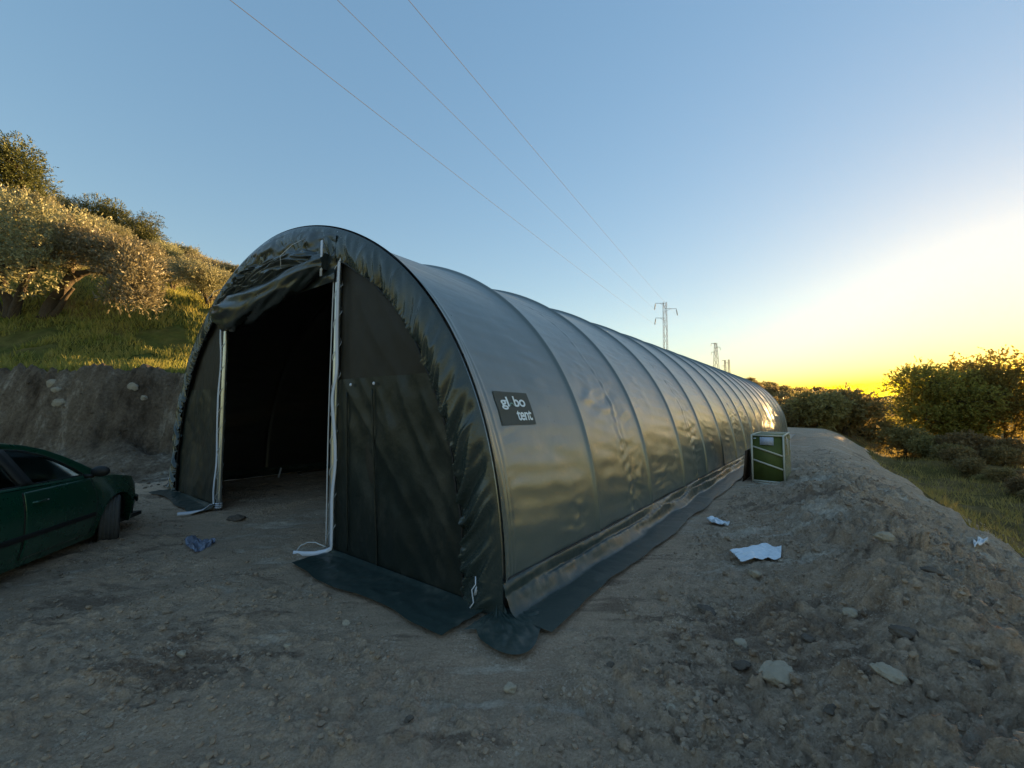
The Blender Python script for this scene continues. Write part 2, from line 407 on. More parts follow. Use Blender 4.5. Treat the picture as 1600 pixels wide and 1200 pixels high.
pw = scatter(260000, 5, 70, 4, 60, lambda x, y, d, de: (de > 2.2) & (W2T(x, y)[1] < 60) & (x < 1.4 * y + 4) & (rng.uniform(0, 1, len(x)) < np.clip(13 / y, .2, 1)) & (fbm(x * .5, y * .5, 3, 71) > -.15))
blades('field_weeds', pw, .26, .02, M['weed'], .9)

# ------------------------------------------------------------------ trees
def leaves(clumps, n_twig, per, ll, lw, shell=.55, up=.5, twig=.35, seed=0):
    r = np.random.default_rng(seed); cl = np.array(clumps, float)      # x y z rx ry rz
    vol = (cl[:, 3] * cl[:, 4] * cl[:, 5]) ** .75; pr = vol / vol.sum()
    k = r.choice(len(cl), n_twig, p=pr); dirn = r.normal(size=(n_twig, 3)); dirn /= np.linalg.norm(dirn, axis=1)[:, None]
    rad = shell + (1 - shell) * r.uniform(0, 1, n_twig) ** .6
    lump = 1 + .22 * np.sin(dirn[:, 0] * 5 + k * 2.1) * np.sin(dirn[:, 1] * 6 + k) + .15 * np.sin(dirn[:, 2] * 9 + k * 1.7)
    p = cl[k, :3] + dirn * cl[k, 3:] * (rad * lump)[:, None]
    out = dirn * .8 + np.array([0, 0, up]) + r.normal(size=(n_twig, 3)) * .35; out /= np.linalg.norm(out, axis=1)[:, None]
    tl = twig * r.uniform(.5, 1.4, n_twig)
    P = np.repeat(p, per, 0); O = np.repeat(out, per, 0); L = np.repeat(tl, per)
    f = np.tile(np.linspace(0, 1, per), n_twig)
    base = P + O * (f * L)[:, None] + r.normal(size=P.shape) * .012
    d = O * .9 + r.normal(size=P.shape) * .6; d /= np.linalg.norm(d, axis=1)[:, None]
    sd = np.cross(d, r.normal(size=P.shape)); sd /= np.linalg.norm(sd, axis=1)[:, None] + 1e-9
    s1 = ll * r.uniform(.6, 1.3, len(P))[:, None]; s2 = lw * r.uniform(.7, 1.3, len(P))[:, None]
    V = np.stack([base, base + d * s1 * .5 + sd * s2, base + d * s1, base + d * s1 * .5 - sd * s2], 1).reshape(-1, 3)
    return V, np.arange(len(V)).reshape(-1, 4)
def limb(mb, p0, p1, r0, r1, bend=.15, seed=0, n=7):
    r = np.random.default_rng(seed); p0 = np.array(p0, float); p1 = np.array(p1, float); L = np.linalg.norm(p1 - p0)
    t = np.linspace(0, 1, n)[:, None]; off = r.normal(size=3) * bend * L
    pts = p0 + (p1 - p0) * t + off * np.sin(t * math.pi) + r.normal(size=(n, 3)) * .03 * L * np.sin(t * math.pi)
    mb.tube(pts, np.linspace(r0, r1, n), 7); return pts
def make_tree(name, label, cat, clumps, trunk_paths, mat, ntw, per, ll, lw, seed, group=None, shell=.5, up=.5, twig=.35, crown_name='crown'):
    root = empty(name, label=label, cat=cat, group=group)
    tb = MB()
    for i, (pts, r0, r1) in enumerate(trunk_paths):
        pts = np.array(pts, float)
        if len(pts) > 2:
            tt = np.linspace(0, len(pts) - 1, len(pts) * 4)
            q = np.stack([np.interp(tt, np.arange(len(pts)), pts[:, c]) for c in range(3)], -1)
            q += np.random.default_rng(seed + i).normal(size=q.shape) * r0 * .18
            for _ in range(2): q[1:-1] = (q[:-2] + q[1:-1] * 2 + q[2:]) / 4
            rr = np.linspace(r0, r1, len(q)) * (1 + .35 * np.exp(-np.arange(len(q)) / 1.6))
            tb.tube(q, rr, 8)
        else: limb(tb, pts[0], pts[1], r0, r1, .1, seed + i)
    r = np.random.default_rng(seed + 99)
    endp = np.array([p[0][-1] for p in trunk_paths], float)
    for c in clumps:
        c3 = np.array(c[:3]); e = endp[np.argmin(np.linalg.norm(endp - c3, axis=1))]
        limb(tb, e, c3, .05, .02, .08, int(r.integers(1e6)))
        for _ in range(4):
            d = r.normal(size=3); d /= np.linalg.norm(d); limb(tb, c3, c3 + d * np.array(c[3:]) * .85, .022, .006, .06, int(r.integers(1e6)), 5)
    tb.build('trunk', M['bark'], root)
    V, Fq = leaves(clumps, ntw, per, ll, lw, shell, up, twig, seed)
    np_mesh(crown_name, V, Fq, mat, root, smooth=False)
    return root
def dup(root, loc, rz=0, sc=1.0, label=None, group=None, tilt=(0, 0)):
    r = root.copy(); C.objects.link(r); place(r, loc, rz, sc, tilt)
    if label: r['label'] = label
    if group: r['group'] = group
    for ch in list(root.children):
        c = ch.copy(); C.objects.link(c); c.parent = r
        for g in list(ch.children):
            d = g.copy(); C.objects.link(d); d.parent = c
    return r
def place(r, loc, rz=0, sc=1.0, tilt=(0, 0)):
    r.location = loc; r.rotation_euler = (tilt[0], tilt[1], rz)
    r.scale = (sc, sc, sc) if isinstance(sc, (int, float)) else sc

# the two olives nearest the bank, each built after the photo (local x = right, y = away)
def near_olives():
    x, y, z = on_ground(28, 497, 9); f = y / F          # metres per photo pixel there
    q = lambda px, py, dy=0: ((px - 28) * f, dy, (497 - py) * f)
    cl = [q(20, 350) + (2.0, 1.7, 1.0), q(70, 385, -.3) + (1.3, 1.4, 1.1), q(-10, 400, -.5) + (1.6, 1.5, 1.1), q(35, 420, -.7) + (1.3, 1.0, .75), q(85, 425, -.6) + (.75, .8, .7),
          q(-40, 360) + (1.6, 1.5, 1.2), q(60, 455, -.5) + (.55, .6, .4), q(10, 320) + (1.1, 1.1, .6), q(95, 345, .6) + (.9, 1, .7)]
    tr = [([q(15, 500), q(12, 470), q(2, 440), q(-10, 410)], .17, .08), ([q(20, 500), q(30, 470, -.1), q(45, 440, -.2), q(60, 405, -.2)], .15, .06), ([q(5, 500), q(-8, 470), q(-25, 440)], .13, .06)]
    cl = [c[:3] + tuple(v * .74 for v in c[3:]) for c in cl]
    o = make_tree('olive_tree', 'broad golden olive tree with forked trunks at the left end of the bank top', 'tree', cl, tr, M['olive'], 2700, 8, .125, .020, 11, 'olive trees on the hillside', .35, .55, .30)
    o.location = (x, y, z - .1)
    x, y, z = on_ground(72, 494, 9); f = y / F
    q = lambda px, py, dy=0: ((px - 72) * f, dy, (494 - py) * f)
    cl = [q(120, 375) + (1.0, 1.0, .6), q(155, 388, -.1) + (1.1, 1.0, .6), q(195, 400, -.2) + (.9, .9, .65), q(228, 425, -.5) + (.95, .9, .75), q(245, 455, -.8) + (.75, .75, .65), q(262, 478, -.9) + (.45, .6, .35),
          q(215, 470, -.8) + (.45, .5, .4), q(105, 405, -.2) + (.7, .7, .5), q(175, 420, -.3) + (.55, .6, .25)]
    tr = [([q(72, 496), q(78, 470), q(95, 450), q(103, 432), q(118, 425)], .20, .12), ([q(118, 425), q(140, 416), q(165, 424), q(185, 438, -.2), q(193, 446, -.4)], .10, .05), ([q(100, 440), q(108, 410), q(115, 390)], .10, .05), ([q(84, 492), q(98, 465), q(112, 445)], .09, .05)]
    cl = [c[:3] + tuple(v * .74 for v in c[3:]) for c in cl]
    o = make_tree('olive_tree', 'olive tree with a leaning dark trunk and a long branch arching down to the right', 'tree', cl, tr, M['olive'], 2600, 8, .125, .020, 12, 'olive trees on the hillside', .3, .6, .30)
    o.location = (x, y, z - .1)
near_olives()

def olive_variant(seed, ntw, ll, lw, per=8):
    r = np.random.default_rng(seed)
    cl = [(r.uniform(-1.5, 1.5), r.uniform(-1.3, 1.3), r.uniform(1.7, 3.1), r.uniform(.8, 1.3), r.uniform(.8, 1.2), r.uniform(.55, .9)) for _ in range(9)]
    tr = [([(0, 0, -.3), (.1, 0, .6), (.5, .1, 1.2), (1.0, .2, 1.7)], .2, .08), ([(0, 0, -.3), (-.15, 0, .6), (-.5, -.1, 1.3), (-.9, -.2, 1.9)], .18, .07)]
    return make_tree('olive_tree', 'olive tree', 'tree', cl, tr, M['olive'], ntw, per, ll, lw, seed, 'olive trees on the hillside', .35, .6, .45)
ol = [olive_variant(21 + i, 2600, .17, .027) for i in range(3)]
# (photo x of crown centre, photo y of crown centre, distance, scale, label)
olive_spots = [
 (30, 322, 26, 1.15, 'olive tree just above the broad golden olive, left edge of the grove'),
 (95, 348, 27, 1.1, 'olive tree in the second row, above the leaning trunk'),
 (150, 352, 28, 1.15, 'greyish olive tree in the second row, above the arching branch'),
 (205, 372, 25, 1.1, 'olive tree in the second row over the hanging branch tip'),
 (250, 392, 27, 1.1, 'olive tree in the second row right of the hanging branch'),
 (318, 436, 20, .95, 'olive tree beside the tent, lowest of the right-hand grove, thin limb showing'),
 (352, 428, 25, .9, 'olive tree half hidden behind the tent arch'),
 (300, 398, 30, 1.1, 'olive tree above the lowest one beside the tent'),
 (345, 405, 33, 1.05, 'small olive tree high on the slope beside the tent arch'),
 (275, 366, 36, 1.15, 'olive tree below the skyline, right of the last pine'),
 (322, 380, 38, 1.1, 'olive tree under the falling skyline left of the tent'),
 (238, 352, 34, 1.0, 'pale olive tree under the right end of the pine row'),
 (180, 340, 35, 1.0, 'pale olive tree under the middle of the pine row'),
 (120, 330, 34, 1.05, 'pale olive tree under the left half of the pine row'),
 (60, 310, 33, 1.1, 'pale olive tree under the leftmost pines')]
used = set()
def stand(px, py, k, hc):                    # base below a crown centre sighted at px,py
    x, y, z = at_depth(px, k); return (x, y, z - .1)
for i, (px, py, k, sc, lab) in enumerate(olive_spots):
    sc *= .52
    # find the distance at which a crown centre 2.4*sc above the ground is seen at py
    rx, rz = ray(px, py); ks = np.linspace(13, 75, 500); f = EYE + rz * ks - (terrain(rx * ks, ks) + 2.3 * sc)
    idx = np.where(f < 0)[0]; kk = ks[idx[0]] if len(idx) else k
    x, y, z = at_depth(px, kk); v = i % 3
    if v not in used: used.add(v); o = ol[v]; place(o, (x, y, z - .1), i * 2.1, sc); o['label'] = lab
    else: o = dup(ol[v], (x, y, z - .1), i * 2.1, sc, lab)

def fill_grove():
    r = np.random.default_rng(8); pts = [tuple(o.location[:2]) for o in C.objects if o.name.startswith('olive_tree')]; n = 0
    for _ in range(900):
        px = r.uniform(-40, 372); k = r.uniform(19, 60)
        top = np.interp(px, [0, 250, 380], [300, 370, 405])
        x, y, z = at_depth(px, k); sc = r.uniform(.4, .58)
        Yc = y * cp + (z + 1.5 - EYE) * sp; Zc = -y * sp + (z + 1.5 - EYE) * cp; py = 600 - F * Zc / Yc
        if py > np.interp(px, [0, 130, 250, 380], [400, 400, 415, 470]) or py < top + 5: continue
        if any((x - a) ** 2 + (y - b) ** 2 < 3.4 for a, b in pts): continue
        pts.append((x, y)); row = 'middle' if k < 32 else 'upper'; side = 'left end' if px < 90 else ('centre' if px < 230 else 'right end')
        dup(ol[n % 3], (x, y, z - .1), r.uniform(0, 6), sc, 'golden-grey olive tree in the %s rows, %s of the grove' % (row, side), 'olives in the %s rows, %s of the grove' % (row, side)); n += 1
        if n >= 38: break
    print('filler olives', n)
fill_grove()

def round_variant(seed, n, mat, name, cat, ll, lw, hgt=4.5, rad=2.0, group=None, ncl=10, low=.35):
    r = np.random.default_rng(seed); cl = []
    for _ in range(ncl):
        a = r.uniform(0, 6.28); q = r.uniform(.1, .75) * rad; zz = r.uniform(low, .86) * hgt
        rr = rad * r.uniform(.35, .55) * (1.15 - .5 * abs(zz / hgt - .5)); cl.append((q * math.cos(a), q * math.sin(a), zz, rr, rr, rr * .8))
    tr = [([(0, 0, -.4), (.05, 0, hgt * .3), (.0, .1, hgt * .6)], .16, .07), ([(0, 0, .5), (rad * .3, .1, hgt * .5)], .07, .04)]
    return make_tree(name, cat, cat, cl, tr, mat, n, 6, ll, lw, seed, group, .4, .35, .3)
pn_ = [round_variant(31 + i, 3600, M['pine'], 'pine_tree', 'tree', .17, .035, 6.2, 2.9, 'pines along the skyline', 13) for i in range(2)]
pine_spots = [(-12, 262, 1.15, 'leftmost skyline pine, cut by the photo edge'), (28, 275, 1.1, 'tallest dark pine at the left end of the skyline'), (66, 297, .9, 'low dark pine in the first dip of the skyline'),
 (104, 303, 1.0, 'dark pine second in the row left of the skyline notch'), (150, 312, 1.1, 'dark-topped pine in the middle of the skyline row'), (188, 328, 1.0, 'dense green pine right of the middle of the skyline row'),
 (222, 340, .95, 'rightmost pine of the dense skyline row'), (268, 362, .7, 'small separate pine right of the dense skyline row'), (300, 377, .55, 'very small pine on the falling skyline'), (358, 398, .5, 'tiny dark pine on the skyline just left of the tent')]
used2 = set()
for i, (px, py, sc, lab) in enumerate(pine_spots):
    sc *= .94
    rx, rz = ray(px, py); ks = np.linspace(30, 90, 500); f = EYE + rz * ks - (terrain(rx * ks, ks) + 3.4 * sc)
    idx = np.where(f < 0)[0]; kk = max(ks[idx[0]], 34) if len(idx) else 50
    x, y, z = at_depth(px, kk); v = i % 2
    if v not in used2: used2.add(v); o = pn_[v]; place(o, (x, y, z - .1), i * 1.7, sc); o['label'] = lab
    else: dup(pn_[v], (x, y, z - .1), i * 1.7, sc, lab)

# scrub covering the far hill at the right end of the tent
sc_ = [round_variant(41 + i, 1100, M['scrub'], 'shrub', 'shrub', .26, .06, 2.6, 1.9, 'shrubs covering the far hill', 8, .25) for i in range(3)]
for s_ in sc_: s_['label'] = 'brown-green shrub in the scrub covering the low hill beyond the far end of the tent'
def far_scrub():
    r = np.random.default_rng(5); n = 0; pts = []
    tries = 0
    while n < 170 and tries < 6000:
        tries += 1
        px = r.uniform(1150, 1440); k = math.exp(r.uniform(math.log(38), math.log(175)))
        x, y, z = at_depth(px, k); s, t = W2T(x, y)
        if t < 38 or (s > 3.5 and t < 44): continue
        if px > 1335 and k < 58: continue
        sc = r.uniform(.7, 1.2) * (1 + k / 300) * (.75 if px > 1290 else 1)
        if any((x - a) ** 2 + (y - b) ** 2 < (1.25 * sc) ** 2 for a, b in pts): continue
        pts.append((x, y)); v = n % 3
        loc = (x, y, z - .2)
        if n < 3: place(sc_[v], loc, r.uniform(0, 6), sc)
        else: dup(sc_[v], loc, r.uniform(0, 6), sc)
        row = 'near' if k < 70 else ('middle' if k < 115 else 'farthest'); sd = 'just right of the tent end' if px < 1240 else ('in the centre of the scrub' if px < 1330 else 'at the right end of the scrub')
        o = sc_[v] if n < 3 else list(C.objects)[-3]
        for q_ in reversed(list(C.objects)[-4:]):
            if q_.type == 'EMPTY' and q_.name.startswith('shrub') and n >= 3: o = q_; break
        o['label'] = 'shrub in the %s rows of the far hill, %s' % (row, sd); o['group'] = 'shrubs of the %s rows %s' % (row, sd)
        n += 1
    print('far shrubs', n)
far_scrub()
# nearer bushes beside the far end of the pad, each told apart
near_bush = [(1318, 672, 34, 1.25, 'wide bare-twigged shrub at the edge of the pad, right of the green crate'), (1278, 668, 33, 1.0, 'shrub directly behind and right of the green crate'),
 (1248, 655, 36, 1.0, 'shrub rising behind the crate at the far end of the tent'), (1372, 668, 44, 1.2, 'shrub left of the sunlit grass strip'), (1345, 655, 50, 1.3, 'shrub behind the wide bare-twigged one')]
for px, py, k, sc, lab in near_bush:
    x, y, z = at_depth(px, k); dup(sc_[random.randrange(3)], (x, y, z - .2), random.uniform(0, 6), sc, lab, 'bushes near the pad edge')

# big backlit trees on the right, plus two unseen ones added to block sun
def right_trees():
    specs = [(1470, 34, 7.5, 3.7, 51, 'big backlit tree with ragged leafy top, left of the pair against the sun'), (1568, 33, 8.0, 4.0, 52, 'big backlit tree at the right edge of the photo, in front of the sun'),
             (1660, 31, 8.3, 4.2, 53, 'added unseen tree right of the pair, shading the pad'), (1790, 29, 8.0, 4.6, 54, None)]
    base = None
    for px, k, h, rad, seed, lab in specs:
        x, y, z = at_depth(px, k)
        if seed in (51, 52):
            base = round_variant(seed, 6200, M['broad'], 'broadleaf_tree', 'tree', .19, .058, h, rad, 'big trees against the sun', 22, .16); base['label'] = lab; base.location = (x, y, z - .1)
        elif seed == 53: dup(base, (x, y, z - .1), 2.2, .60, 'added out-of-view broadleaf tree at the far right, shading the pad')
        else:
            for j in range(1, 2):
                xx, yy, zz = at_depth(1790 + 190 * j, 29 - 2.5 * j if j < 6 else 10); dup(base, (xx, yy, zz - .1), j * 1.3, .9, 'added out-of-view broadleaf tree farthest to the right, blocking sun')
right_trees()
low_b = [(1410, 700, 31, .8, 'low bush under the left side of the backlit tree'), (1452, 705, 29.5, .6, 'low bush in front of the backlit tree trunk'), (1508, 712, 28, .75, 'low bush between the two backlit trees'), (1565, 718, 28, .6, 'low bush at the foot of the right backlit tree'), (1390, 672, 40, 1.0, 'bush filling the gap left of the backlit tree')]
for px, py, k, sc, lab in low_b:
    x, y, z = at_depth(px, k); dup(sc_[random.randrange(3)], (x, y, z - .2), random.uniform(0, 6), sc, lab, 'low bushes under the backlit trees')


def field_bushes():
    r = np.random.default_rng(77); n = 0; pts = []
    for _ in range(600):
        px = r.uniform(1395, 1610); k = math.exp(r.uniform(math.log(13), math.log(33)))
        if k < 22 and r.uniform() < .55: continue
        x, y, z = at_depth(px, k); s, t = W2T(x, y)
        if s < 12 or any((x - a) ** 2 + (y - b) ** 2 < 2.2 for a, b in pts): continue
        pts.append((x, y)); sc = r.uniform(.16, .42) * (1.25 if k > 24 else .8)
        dup(sc_[n % 3], (x, y, z - .08), r.uniform(0, 6), (sc * r.uniform(.9, 1.5), sc * 1.2, sc * r.uniform(.7, 1.2)), 'small scrubby bush on the rough golden field below the dirt mound', 'small bushes on the golden field'); n += 1
        if n >= 34: break
    print('field bushes', n)
field_bushes()
# ------------------------------------------------------------------ tent materials
def pvc(name, col, rough, spec=.5, fine=(40, .12, .004), big=(5, .18, .02), dirt=.25, ior=1.5, coat=0.0):
    m = N(name)
    n1 = m.noise(big[0], 5, .6); n2 = m.noise(fine[0], 5, .65)
    nr = m.bump(n1, big[1], big[2]); nr = m.bump(n2, fine[1], fine[2], nr)
    d = m.noise(2.2, 8, .75, m.mapping((1, 1, .6)))
    c = m.mix(m.ramp(d, [(.52, (0, 0, 0)), (.75, (1, 1, 1))]), col, tuple(a * (1 - dirt) + b * dirt for a, b in zip(col, (.30, .27, .22))))
    rg = m.math('ADD', m.math('MULTIPLY', m.noise(9, 5, .7), .16), rough - .08)
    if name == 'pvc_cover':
        gm_ = m.n('ShaderNodeNewGeometry'); c = m.mix(gm_.outputs['Backfacing'], (.012, .013, .012) if flip else c, c if flip else (.012, .013, .012))  # inner face coloured near-black, painting in the shade of the tent interior
    m.bsdf(c, rg, 0, spec, nr, IOR=ior, Coat_Weight=coat, Coat_Roughness=rough * .6); return m.m
flip = False
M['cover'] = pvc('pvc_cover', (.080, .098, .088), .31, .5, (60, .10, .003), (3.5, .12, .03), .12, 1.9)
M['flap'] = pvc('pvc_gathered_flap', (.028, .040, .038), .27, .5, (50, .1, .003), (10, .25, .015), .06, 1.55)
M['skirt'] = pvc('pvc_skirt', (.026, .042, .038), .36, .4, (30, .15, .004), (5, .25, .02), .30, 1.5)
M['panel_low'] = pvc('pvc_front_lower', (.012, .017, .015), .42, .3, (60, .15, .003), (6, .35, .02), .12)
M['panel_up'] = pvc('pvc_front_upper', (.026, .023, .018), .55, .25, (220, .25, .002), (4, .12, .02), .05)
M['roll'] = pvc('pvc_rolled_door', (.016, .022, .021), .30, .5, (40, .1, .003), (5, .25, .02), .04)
M['steel'] = simple('galvanised_steel', (.50, .53, .54), .33, .85, .5, (12, .15, .002), .15)
M['strip'] = simple('white_strip', (.62, .64, .72), .55, 0, .4, None, .08)
M['cord'] = simple('white_cord', (.55, .56, .58), .7, 0, .3, None, .1)
M['black'] = simple('black_rubber', (.012, .012, .012), .6, 0, .4, None, .2)
M['inner'] = simple('rear_cloth', (.012, .014, .012), .6)

def hoopz(th_): return TH * np.abs(np.sin(th_)) ** (2 / TQ)
def hoopx(th_): return TW / 2 * np.sign(np.cos(th_)) * np.abs(np.cos(th_)) ** (2 / TP)
# arc-length parameter g in 0..1 from the right foot (z=ZB) over the crown to the left foot
_th = np.linspace(1e-4, math.pi - 1e-4, 6000); _x = hoopx(_th); _z = hoopz(_th)
_ok = _z >= ZB; _x = _x[_ok]; _z = _z[_ok]
_L = np.concatenate([[0], np.cumsum(np.hypot(np.diff(_x), np.diff(_z)))]); ARC = _L[-1]; _g = _L / ARC
_nx = np.gradient(_z, _L); _nz = -np.gradient(_x, _L)
def prof(g): return np.interp(g, _g, _x), np.interp(g, _g, _z), np.interp(g, _g, _nx), np.interp(g, _g, _nz)
def zh_x(z): return TW / 2 * (1 - np.clip(np.abs(z) / TH, 0, 1) ** TQ) ** (1 / TP)
def zh_z(x): return TH * (1 - np.clip(np.abs(x) / (TW / 2), 0, 1) ** TP) ** (1 / TQ)
def cover_pt(t, g, lift=0.0):
    t = np.asarray(t, float); g = np.asarray(g, float); t, g = np.broadcast_arrays(t, g)
    x, z, nx, nz = prof(g)
    b = t / BAY; u = b - np.floor(b); i = np.floor(b)
    roof = np.sin(np.clip(g, 0, 1) * math.pi)
    sag = (.016 + .052 * roof ** 1.5)
    v = np.abs(2 * u - 1)
    d = -sag * (1 - .72 * v ** 2.4 - .28 * v ** 14)
    near = np.minimum(u, 1 - u) * BAY
    d = d + .020 * np.exp(-(near / .026) ** 2)
    free = ss(.04, .4, near)
    low = ss(.34, .05, np.minimum(g, 1 - g) * 1.0)
    h = g * ARC
    # slack folds low on the walls, mostly lengthwise, each bay its own
    ph = i * 3.7
    wob = pn(t * 1.3 + ph, h * 1.2, 80)
    f1 = pn(t * 1.1 + ph + wob, h * 6.5 + t * .8 + ph, 81); f2 = pn(t * 3.2, h * 15 + 2.0 * wob, 82)
    am = ss(-.15, .4, pn(t * .9 + ph, h * .8, 83))
    d = d + free * low * (.008 * f1 + .012 * am * (np.abs(pn(t * 1.5 + ph + wob, h * 7 + wob, 81)) - .25) + .006 * f2 * am)
    d = d + free * (.003 * pn(t * 2.2 + ph, h * 2.2 + t, 84) + .005 * pn(t * .8 + ph, h * .7, 85))
    d = d + np.where(i < 1.5, 1, 0) * free * ss(.30, .06, g) * .007 * (1 - 2.2 * np.abs(pn(t * .9 + .7 * wob, h * 4.2 - t * 1.1, 78))) * am
    d = d + .018 * np.exp(-((t - .02) / .06) ** 2) + .007 * np.exp(-((t - .115 - .02 * np.sin(h * 3)) / .012) ** 2) * ss(.36, .2, g) + .005 * np.exp(-((t - .16 - .015 * np.sin(h * 2.2)) / .012) ** 2) * ss(.3, .1, g)
    # strained diagonal creases high in the first bays
    hi = ss(.22, .36, g) * ss(.62, .45, g)
    cr = pn(h * 7 + t * 2.4, t * .9, 86)
    d = d + hi * free * .010 * (1 - np.abs(cr) * 2) * np.where(i < 1.5, 1.0, .35)
    # vertical creases in the middle of some bays
    for bi, uu, gg in ((1, .60, .0), (3, .55, 0), (6, .5, 0), (9, .45, 0)):
        c = (u - uu - .02 * np.sin(h * 5)) * BAY
        d = d + np.where(i == bi, .016 * np.exp(-(c / .012) ** 2) * ss(.40, .15, g) * (.6 + .6 * pn(h * 5, h * 0, 87)) + .012 * pn(c * 9 + 3, h * 9, 88) * np.exp(-(c / .14) ** 2) * ss(.22, .06, g), 0)
    # horizontal sheet seam
    for gs in (.205, .795): d = d + .003 * np.exp(-((g - gs) * ARC / .010) ** 2)
    d = d + lift
    return T_(x + nx * d, t, z + nz * d)
def T_(x, t, z):
    x = np.asarray(x, float); t = np.asarray(t, float); z = np.asarray(z, float)
    x, t, z = np.broadcast_arrays(x, t, z)
    return np.stack([OX + x * ca + t * sa, OY - x * sa + t * ca, z], -1)
tent = empty('storage_tent', T2W(0, 0, 0), 0, 'long dark green arched fabric tent with its front door rolled up', 'tent')
def adopt(o, parent=tent):
    o.parent = parent
    if parent is tent: o.matrix_parent_inverse = Matrix.Translation(Vector(T2W(0, 0, 0))).inverted()
    return o
def tb(mb, name, mat, parent=tent, smooth=True): return adopt(mb.build(name, mat, None, smooth), parent)

# cover
us = np.concatenate([[0, .010, .020, .032, .045, .055, .0635, .069, .076, .083, .090, .096, .104], np.linspace(.115, .91, 44), [.935, .955, .968, .980, .990]])
tt = np.concatenate([(i + us) * BAY if i < 8 else (i + np.concatenate([[0, .012, .025, .04, .06], np.linspace(.1, .9, 12), [.94, .96, .975, .988]])) * BAY for i in range(NB)] + [[NB * BAY]])
gg = np.linspace(0, 1, 520)
TT, GG = np.meshgrid(tt, gg, indexing='ij')
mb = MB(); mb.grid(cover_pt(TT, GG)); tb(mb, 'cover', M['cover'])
# hem band hanging from the wall foot, then the skirt spread on the ground
def side_skirt(sgn, t1, steps):
    tl = np.linspace(-.02, t1, steps); rows = []
    xw = zh_x(ZB) ; nrow = 26
    for k, r in enumerate(np.linspace(0, 1, nrow)):
        wl = .42 + .05 * pn(tl * 1.1, tl * 0, 90) + .018 * pn(tl * 3.1, tl * 0 + 2, 91)
        # profile: out over the base rail, fold, slack roll, then flat
        px_ = np.array([0, .02, .035, .045, .065, .09, .125, .17, .26, .36, .47]) 
        pz_ = np.array([0, -.015, -.05, -.10, -.14, -.17, -.20, -.23, -.255, -.27, -.275])
        a = r * (len(px_) - 1); xo = np.interp(a, np.arange(len(px_)), px_) * (wl / .47 if True else 1); zo = np.interp(a, np.arange(len(px_)), pz_)
        m = math.sin(min(1, r * 1.25) * math.pi) * .9 + .1
        fold = .038 * pn(tl * 1.3, tl * 0 + r * 3.0, 92) + .008 * pn(tl * 6, tl * 0 + r * 5, 93) + .006 * pn(tl * 15, tl * 0 + r * 7, 94) * (r < .5)
        fold2 = .05 * np.exp(-((r - .42 - .05 * pn(tl * .8, tl * 0, 95)) / .09) ** 2) * (1 + .8 * pn(tl * 1.3, tl * 0, 96))
        zz = ZB + zo + m * (fold + fold2) + .006
        xx = xw + xo + m * .6 * fold
        wx, wy, _ = T2W(0, 0)
        P = T_(sgn * xx, tl, zz)
        gz = terrain(P[:, 0], P[:, 1], False) + .03
        P[:, 2] = np.maximum(P[:, 2], gz + .012 + .02 * max(0, r - .5) * np.abs(pn(tl * 4, tl * 0 + r * 3, 97)))
        if r > .85: P[:, 2] = gz + .012 + (P[:, 2] - gz - .012) * (1 - (r - .85) / .15)
        rows.append(P)
    return np.stack(rows, 1)
mb = MB(); mb.grid(side_skirt(1, NB * BAY, 1300)); tb(mb, 'skirt', M['skirt'])
mb = MB(); mb.grid(side_skirt(-1, NB * BAY, 400)); tb(mb, 'skirt', M['skirt'])
# black tube put along the wall foot to draw the dark gap line
mb = MB(); n = 300; tl = np.linspace(0, NB * BAY, n)
mb.tube(T_(zh_x(ZB) + .004, tl, np.full(n, ZB) + .003 * pn(tl * 2, tl * 0, 98)), .009, 6); tb(mb, 'foot_gap_line', M['black'])
# front corner tip of the skirt, lying on the ground
def sheet_on_ground(outline_fn, nu, nv, lift=.014, rip=.02, seed=100):
    U, W_ = np.meshgrid(np.linspace(0, 1, nu), np.linspace(0, 1, nv), indexing='ij')
    xx, t_, zz = outline_fn(U, W_)
    P = T_(xx, t_, zz); gz = terrain(P[..., 0], P[..., 1], False) + .022
    r = rip * np.abs(pn(U * 9, W_ * 3, seed)) + rip * .6 * np.abs(pn(U * 21, W_ * 5 + U * 3, seed + 1))
    edge = np.sin(np.clip(W_, 0, 1) * math.pi) ** .5
    P[..., 2] = np.maximum(P[..., 2] + r * edge, gz + lift + r * edge); return P
def front_skirt(x0, x1, wid, seed):
    def f(U, W_):
        x = x0 + (x1 - x0) * U
        w_ = wid + .10 * pn(U * abs(x1 - x0) * 1.0, U * 0, seed) + .02 * pn(U * abs(x1 - x0) * 3, U * 0, seed + 1)
        z = .07 * (1 - ss(0, .25, W_)) ; t_ = -.02 - w_ * W_ ** .85
        return x, t_, z + .0 * U
    mb = MB(); mb.grid(sheet_on_ground(f, int(abs(x1 - x0) * 60), 22, .014, .013, seed)); return tb(mb, 'skirt', M['skirt'])
front_skirt(1.70, 3.93, .46, 110); front_skirt(-3.93, -1.70, .30, 120)
def corner(U, W_):                      # pointed tongue at the right front corner
    a = -math.pi / 2 + (U * 1.45) * math.pi / 2 ; rad = W_ * (.40 + .22 * np.exp(-((U - .40) / .17) ** 2) - .08 * np.exp(-((U - .08) / .07) ** 2))
    return 3.98 + .02 + rad * np.cos(a), .02 + rad * np.sin(a), .10 * (1 - ss(0, .4, W_)) + .05 * np.exp(-((U - .62) / .05) ** 2) * (1 - W_) + .04 * np.exp(-((U - .25) / .06) ** 2) * (1 - W_)
mb = MB(); mb.grid(sheet_on_ground(corner, 90, 40, .016, .016, 130)); tb(mb, 'skirt', M['skirt'])

